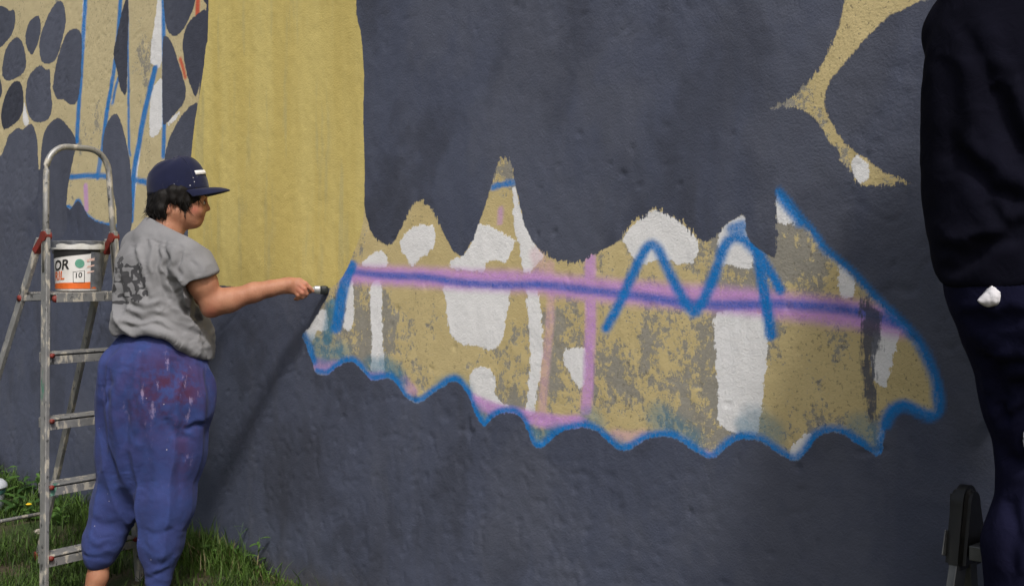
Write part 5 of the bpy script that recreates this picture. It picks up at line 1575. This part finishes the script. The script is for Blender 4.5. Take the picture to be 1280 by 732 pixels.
for (px, py, Y, r, sd, lb) in [(227, 694, 4.98, 0.030, 5, "pale stone chip half hidden by grass tuft beside the trouser leg"), (48, 657, 5.60, 0.022, 9, "small pale pebble on the bare soil by the ladder"), (14, 592, 6.6, 0.03, 12, "pale stone among weeds beside the plastic tub")]:
    q_ = at(px, py, Y); stone((q_.x, q_.y, gz(q_.x, q_.y) + r * 0.35), r, sd, STP, lb, (1.3, 1.0, 0.7))

# ---- grass (one mass of blades)
def leaf_material(name, ca, cb, dry):
    m = bpy.data.materials.new(name)
    g = G(m)
    t = g.attr('tone')
    c = g.mix(g.sm(t, 0.0, 0.75), ca, cb)
    c = g.mix(g.sm(t, 0.86, 0.95), c, dry)
    g.out(c, 0.6, None, 0, 0.3, **{'Transmission Weight': 0.0})
    p = [n for n in g.t.nodes if n.type == 'BSDF_PRINCIPLED'][0]
    tr_ = g.t.nodes.new('ShaderNodeBsdfTranslucent'); g.put(tr_.inputs[0], c)
    mx = g.t.nodes.new('ShaderNodeMixShader'); mx.inputs[0].default_value = 0.28
    o = [n for n in g.t.nodes if n.type == 'OUTPUT_MATERIAL'][0]
    g.t.links.new(p.outputs[0], mx.inputs[1]); g.t.links.new(tr_.outputs[0], mx.inputs[2]); g.t.links.new(mx.outputs[0], o.inputs[0])
    return m
GRASS = leaf_material("grass_blade", (0.020, 0.038, 0.009), (0.090, 0.165, 0.028), (0.20, 0.165, 0.085))
R_ = np.random.RandomState(12)
def blades(n, xs, ys, hgt, wid, tone, lean):
    """arrays per blade -> verts (n,7,3), quads/tri as quads"""
    az = R_.uniform(0, 2 * np.pi, n)
    dx, dy = np.cos(az), np.sin(az)
    z0 = ground_h(np.stack([xs, ys, np.zeros(n)], 1)) - 0.004
    L = []
    for k, (t, wk) in enumerate(((0, 1.0), (0.4, 0.85), (0.75, 0.55), (1.0, 0.06))):
        bx = xs + dx * lean * hgt * t ** 2; by = ys + dy * lean * hgt * t ** 2
        bz = z0 + hgt * (t - 0.35 * lean * t ** 2.2)
        for s in (-1, 1):
            L.append(np.stack([bx - dy * wid * wk * s, by + dx * wid * wk * s, bz], 1))
    Vb = np.stack(L, 1).reshape(-1, 3)
    o = (np.arange(n) * 8)[:, None]
    Qb = np.concatenate([o + np.array([[0, 1, 3, 2]]), o + np.array([[2, 3, 5, 4]]), o + np.array([[4, 5, 7, 6]])])
    return Vb, Qb, np.repeat(tone, 8)
parts = []
def sow(n, x0, x1, y0, y1, h0, h1, keep, tone_shift=0.0, wd=0.0022):
    xs = R_.uniform(x0, x1, n); ys = R_.uniform(y0, y1, n)
    dw = wall_dist(xs, ys)
    den = fbm(np.stack([xs * 3.2, ys * 3.2, xs * 0], 1), 3, 55)
    ok = (dw > 0.012) & (R_.uniform(0, 1, n) < keep(xs, ys, dw, den))
    xs, ys, den = xs[ok], ys[ok], den[ok]
    k = len(xs)
    h = R_.uniform(h0, h1, k) * (0.55 + 0.9 * den)
    parts.append(blades(k, xs, ys, h, wd * R_.uniform(0.6, 1.3, k), np.clip(R_.uniform(0, 1, k) * 0.75 + 0.4 * (den - 0.5) + tone_shift + 0.12, 0, 1), R_.uniform(0.15, 1.0, k)))
soilc = at(55, 655, 5.65)
def keep_main(x, y, d, den):
    bare = np.exp(-((x - soilc.x) / 0.75) ** 2 - ((y - soilc.y) / 0.22) ** 2)
    return np.clip(sstep(0.30, 0.55, den) - 0.9 * bare, 0.05, 1)
sow(50000, -3.6, -0.98, 4.15, 6.9, 0.03, 0.085, keep_main, -0.18)
sow(9000, -5.5, -3.6, 4.0, 9.0, 0.03, 0.09, keep_main)
sow(14000, -3.4, 2.2, 1.2, 4.15, 0.03, 0.08, keep_main)
def near_wall(x, y, d, den): return np.clip(np.exp(-(d / 0.16) ** 2) * sstep(0.3, 0.5, den), 0, 1)
sow(30000, -4.2, -1.6, 4.7, 7.4, 0.07, 0.17, near_wall, -0.05, 0.0028)
# tall tuft at the wall foot right of her legs
tc = on_wall(275, 715, 0.14)
n = 2600
tt_ = R_.normal(0, 0.26, n); dd_ = np.abs(R_.normal(0.0, 0.11, n)) + 0.015
xs = tc.x + TX * tt_ - NX * (dd_ - 0.14); ys = tc.y + TY * tt_ - NY * (dd_ - 0.14)
h = R_.uniform(0.05, 0.15, n) * (1.15 - np.clip(np.abs(tt_) / 0.7, 0, 0.8)) + (R_.uniform(0, 1, n) > 0.96) * 0.09
parts.append(blades(n, xs, ys, h, 0.0030 * R_.uniform(0.6, 1.3, n), np.clip(R_.uniform(0.35, 0.97, n), 0, 1), R_.uniform(0.15, 0.95, n)))
offs = 0; VV, QQ, TT = [], [], []
for a, b, c in parts:
    VV.append(a); QQ.append(b + offs); TT.append(c); offs += len(a)
grass = link("grass", mesh_np("grass", np.concatenate(VV), np.concatenate(QQ), dict(tone=np.concatenate(TT))), GRASS)
tag(grass, "rough green grass growing along the foot of the wall", "grass", kind="stuff")

# ---- weeds with leaves of their own
WEED = leaf_material("weed_leaf", (0.030, 0.075, 0.018), (0.085, 0.170, 0.035), (0.16, 0.17, 0.06))
YEL = simple("yellow_petal", (0.75, 0.50, 0.02), 0.6, 0.1, 40)
def leaf_mesh(length, width, droop, tone):
    n_ = 8; Vl = []; Ql = []
    for i in range(n_ + 1):
        t = i / n_
        wv = width * (math.sin(math.pi * min(1, t * 0.93 + 0.05)) ** 0.8) * (1 + 0.10 * math.sin(t * 22))
        z = length * (0.55 * t - droop * t * t)
        for s in (-1, 0, 1): Vl.append((t * length, s * wv / 2, z + (0.16 * wv if s else 0)))
    for i in range(n_):
        for s in (0, 1): a = i * 3 + s; Ql.append((a, a + 3, a + 4, a + 1))
    return mesh_np("leaf", Vl, Ql, dict(tone=np.full(len(Vl), tone)))
leafs = [leaf_mesh(0.10, 0.038, 0.5, 0.2), leaf_mesh(0.075, 0.034, 0.35, 0.5), leaf_mesh(0.055, 0.026, 0.3, 0.75), leaf_mesh(0.07, 0.014, 0.3, 0.6)]
def weed(px, py, Y, h, n_, sizes, label, stem_r=0.0022, lean=(0, 0), group=None, flower=False):
    p = at(px, py, Y)
    z0 = gz(p.x, p.y)
    if wall_dist(p.x, p.y) < 0.05:
        p = p - Vector((NX, NY, 0)) * (0.05 - wall_dist(p.x, p.y))
    w_ = empty("weed", (p.x, p.y, z0 - 0.004), label, "weed", group)
    top = Vector((lean[0], lean[1], h))
    st = tube("stem", [Vector((0, 0, 0)), top * 0.5 + Vector((lean[0] * -0.1, 0, 0.0)), top], [stem_r, stem_r * 0.8, stem_r * 0.4], WEED, w_, 7)
    a_ = st.data.attributes.new('tone', 'FLOAT', 'POINT'); a_.data.foreach_set('value', np.full(len(st.data.vertices), 0.5, dtype=np.float32))
    rg = random.Random(int(px * 7 + py))
    for i in range(n_):
        lf = bpy.data.objects.new("leaf", leafs[rg.choice(sizes)])
        if not lf.data.materials: lf.data.materials.append(WEED)
        lf.data.polygons.foreach_set('use_smooth', np.ones(len(lf.data.polygons), dtype=bool))
        col.objects.link(lf); lf.parent = w_
        t = (i + 0.5) / n_
        lf.location = top * t
        lf.rotation_euler = (rg.uniform(-0.3, 0.3), rg.uniform(-0.5, 0.35), i * 2.4 + rg.uniform(-0.4, 0.4))
        s = rg.uniform(0.75, 1.2) * (1.1 - 0.45 * t); lf.scale = (s, s, s)
    if flower:
        lathe("flower", [(0, 0.010), (0.008, 0.011), (0.015, 0.006), (0.010, 0.001), (0, -0.004)], YEL, w_, 14, top)
    return w_
weed(20, 640, 5.95, 0.10, 14, (0, 1), "broad-leaved weed growing beside the pale plastic tub")
weed(60, 632, 6.05, 0.13, 16, (0, 1, 2), "bushy green weed seen between the ladder's rear legs")
weed(44, 618, 6.30, 0.16, 12, (1, 2), "leafy weed with dark stems growing against the wall beside the ladder stile", lean=(0.03, 0))
weed(36, 645, 5.85, 0.075, 8, (1, 2), "low weed with one yellow flower on the soil beside the ladder", flower=True)
weed(75, 650, 5.7, 0.08, 10, (1, 2), "low leafy weed at the foot of the ladder's rear leg")
weed(8, 620, 6.35, 0.16, 14, (1, 2, 3), "leafy weed growing in front of the brown stone")
weed(30, 622, 6.25, 0.12, 12, (0, 1), "spreading weed between brown stone and ladder at the wall foot")
weed(326, 727, 4.78, 0.155, 9, (2, 3), "tall thin weed with small leaves at the right end of the grass tuft", lean=(0.01, 0))
weed(298, 712, 4.90, 0.19, 5, (3,), "bent grass stalk rising above the tuft in front of the slate paint", 0.0012, lean=(0.035, 0))
weed(262, 705, 4.88, 0.10, 8, (2, 3), "small weed buried in the grass tuft beside the blue trousers")
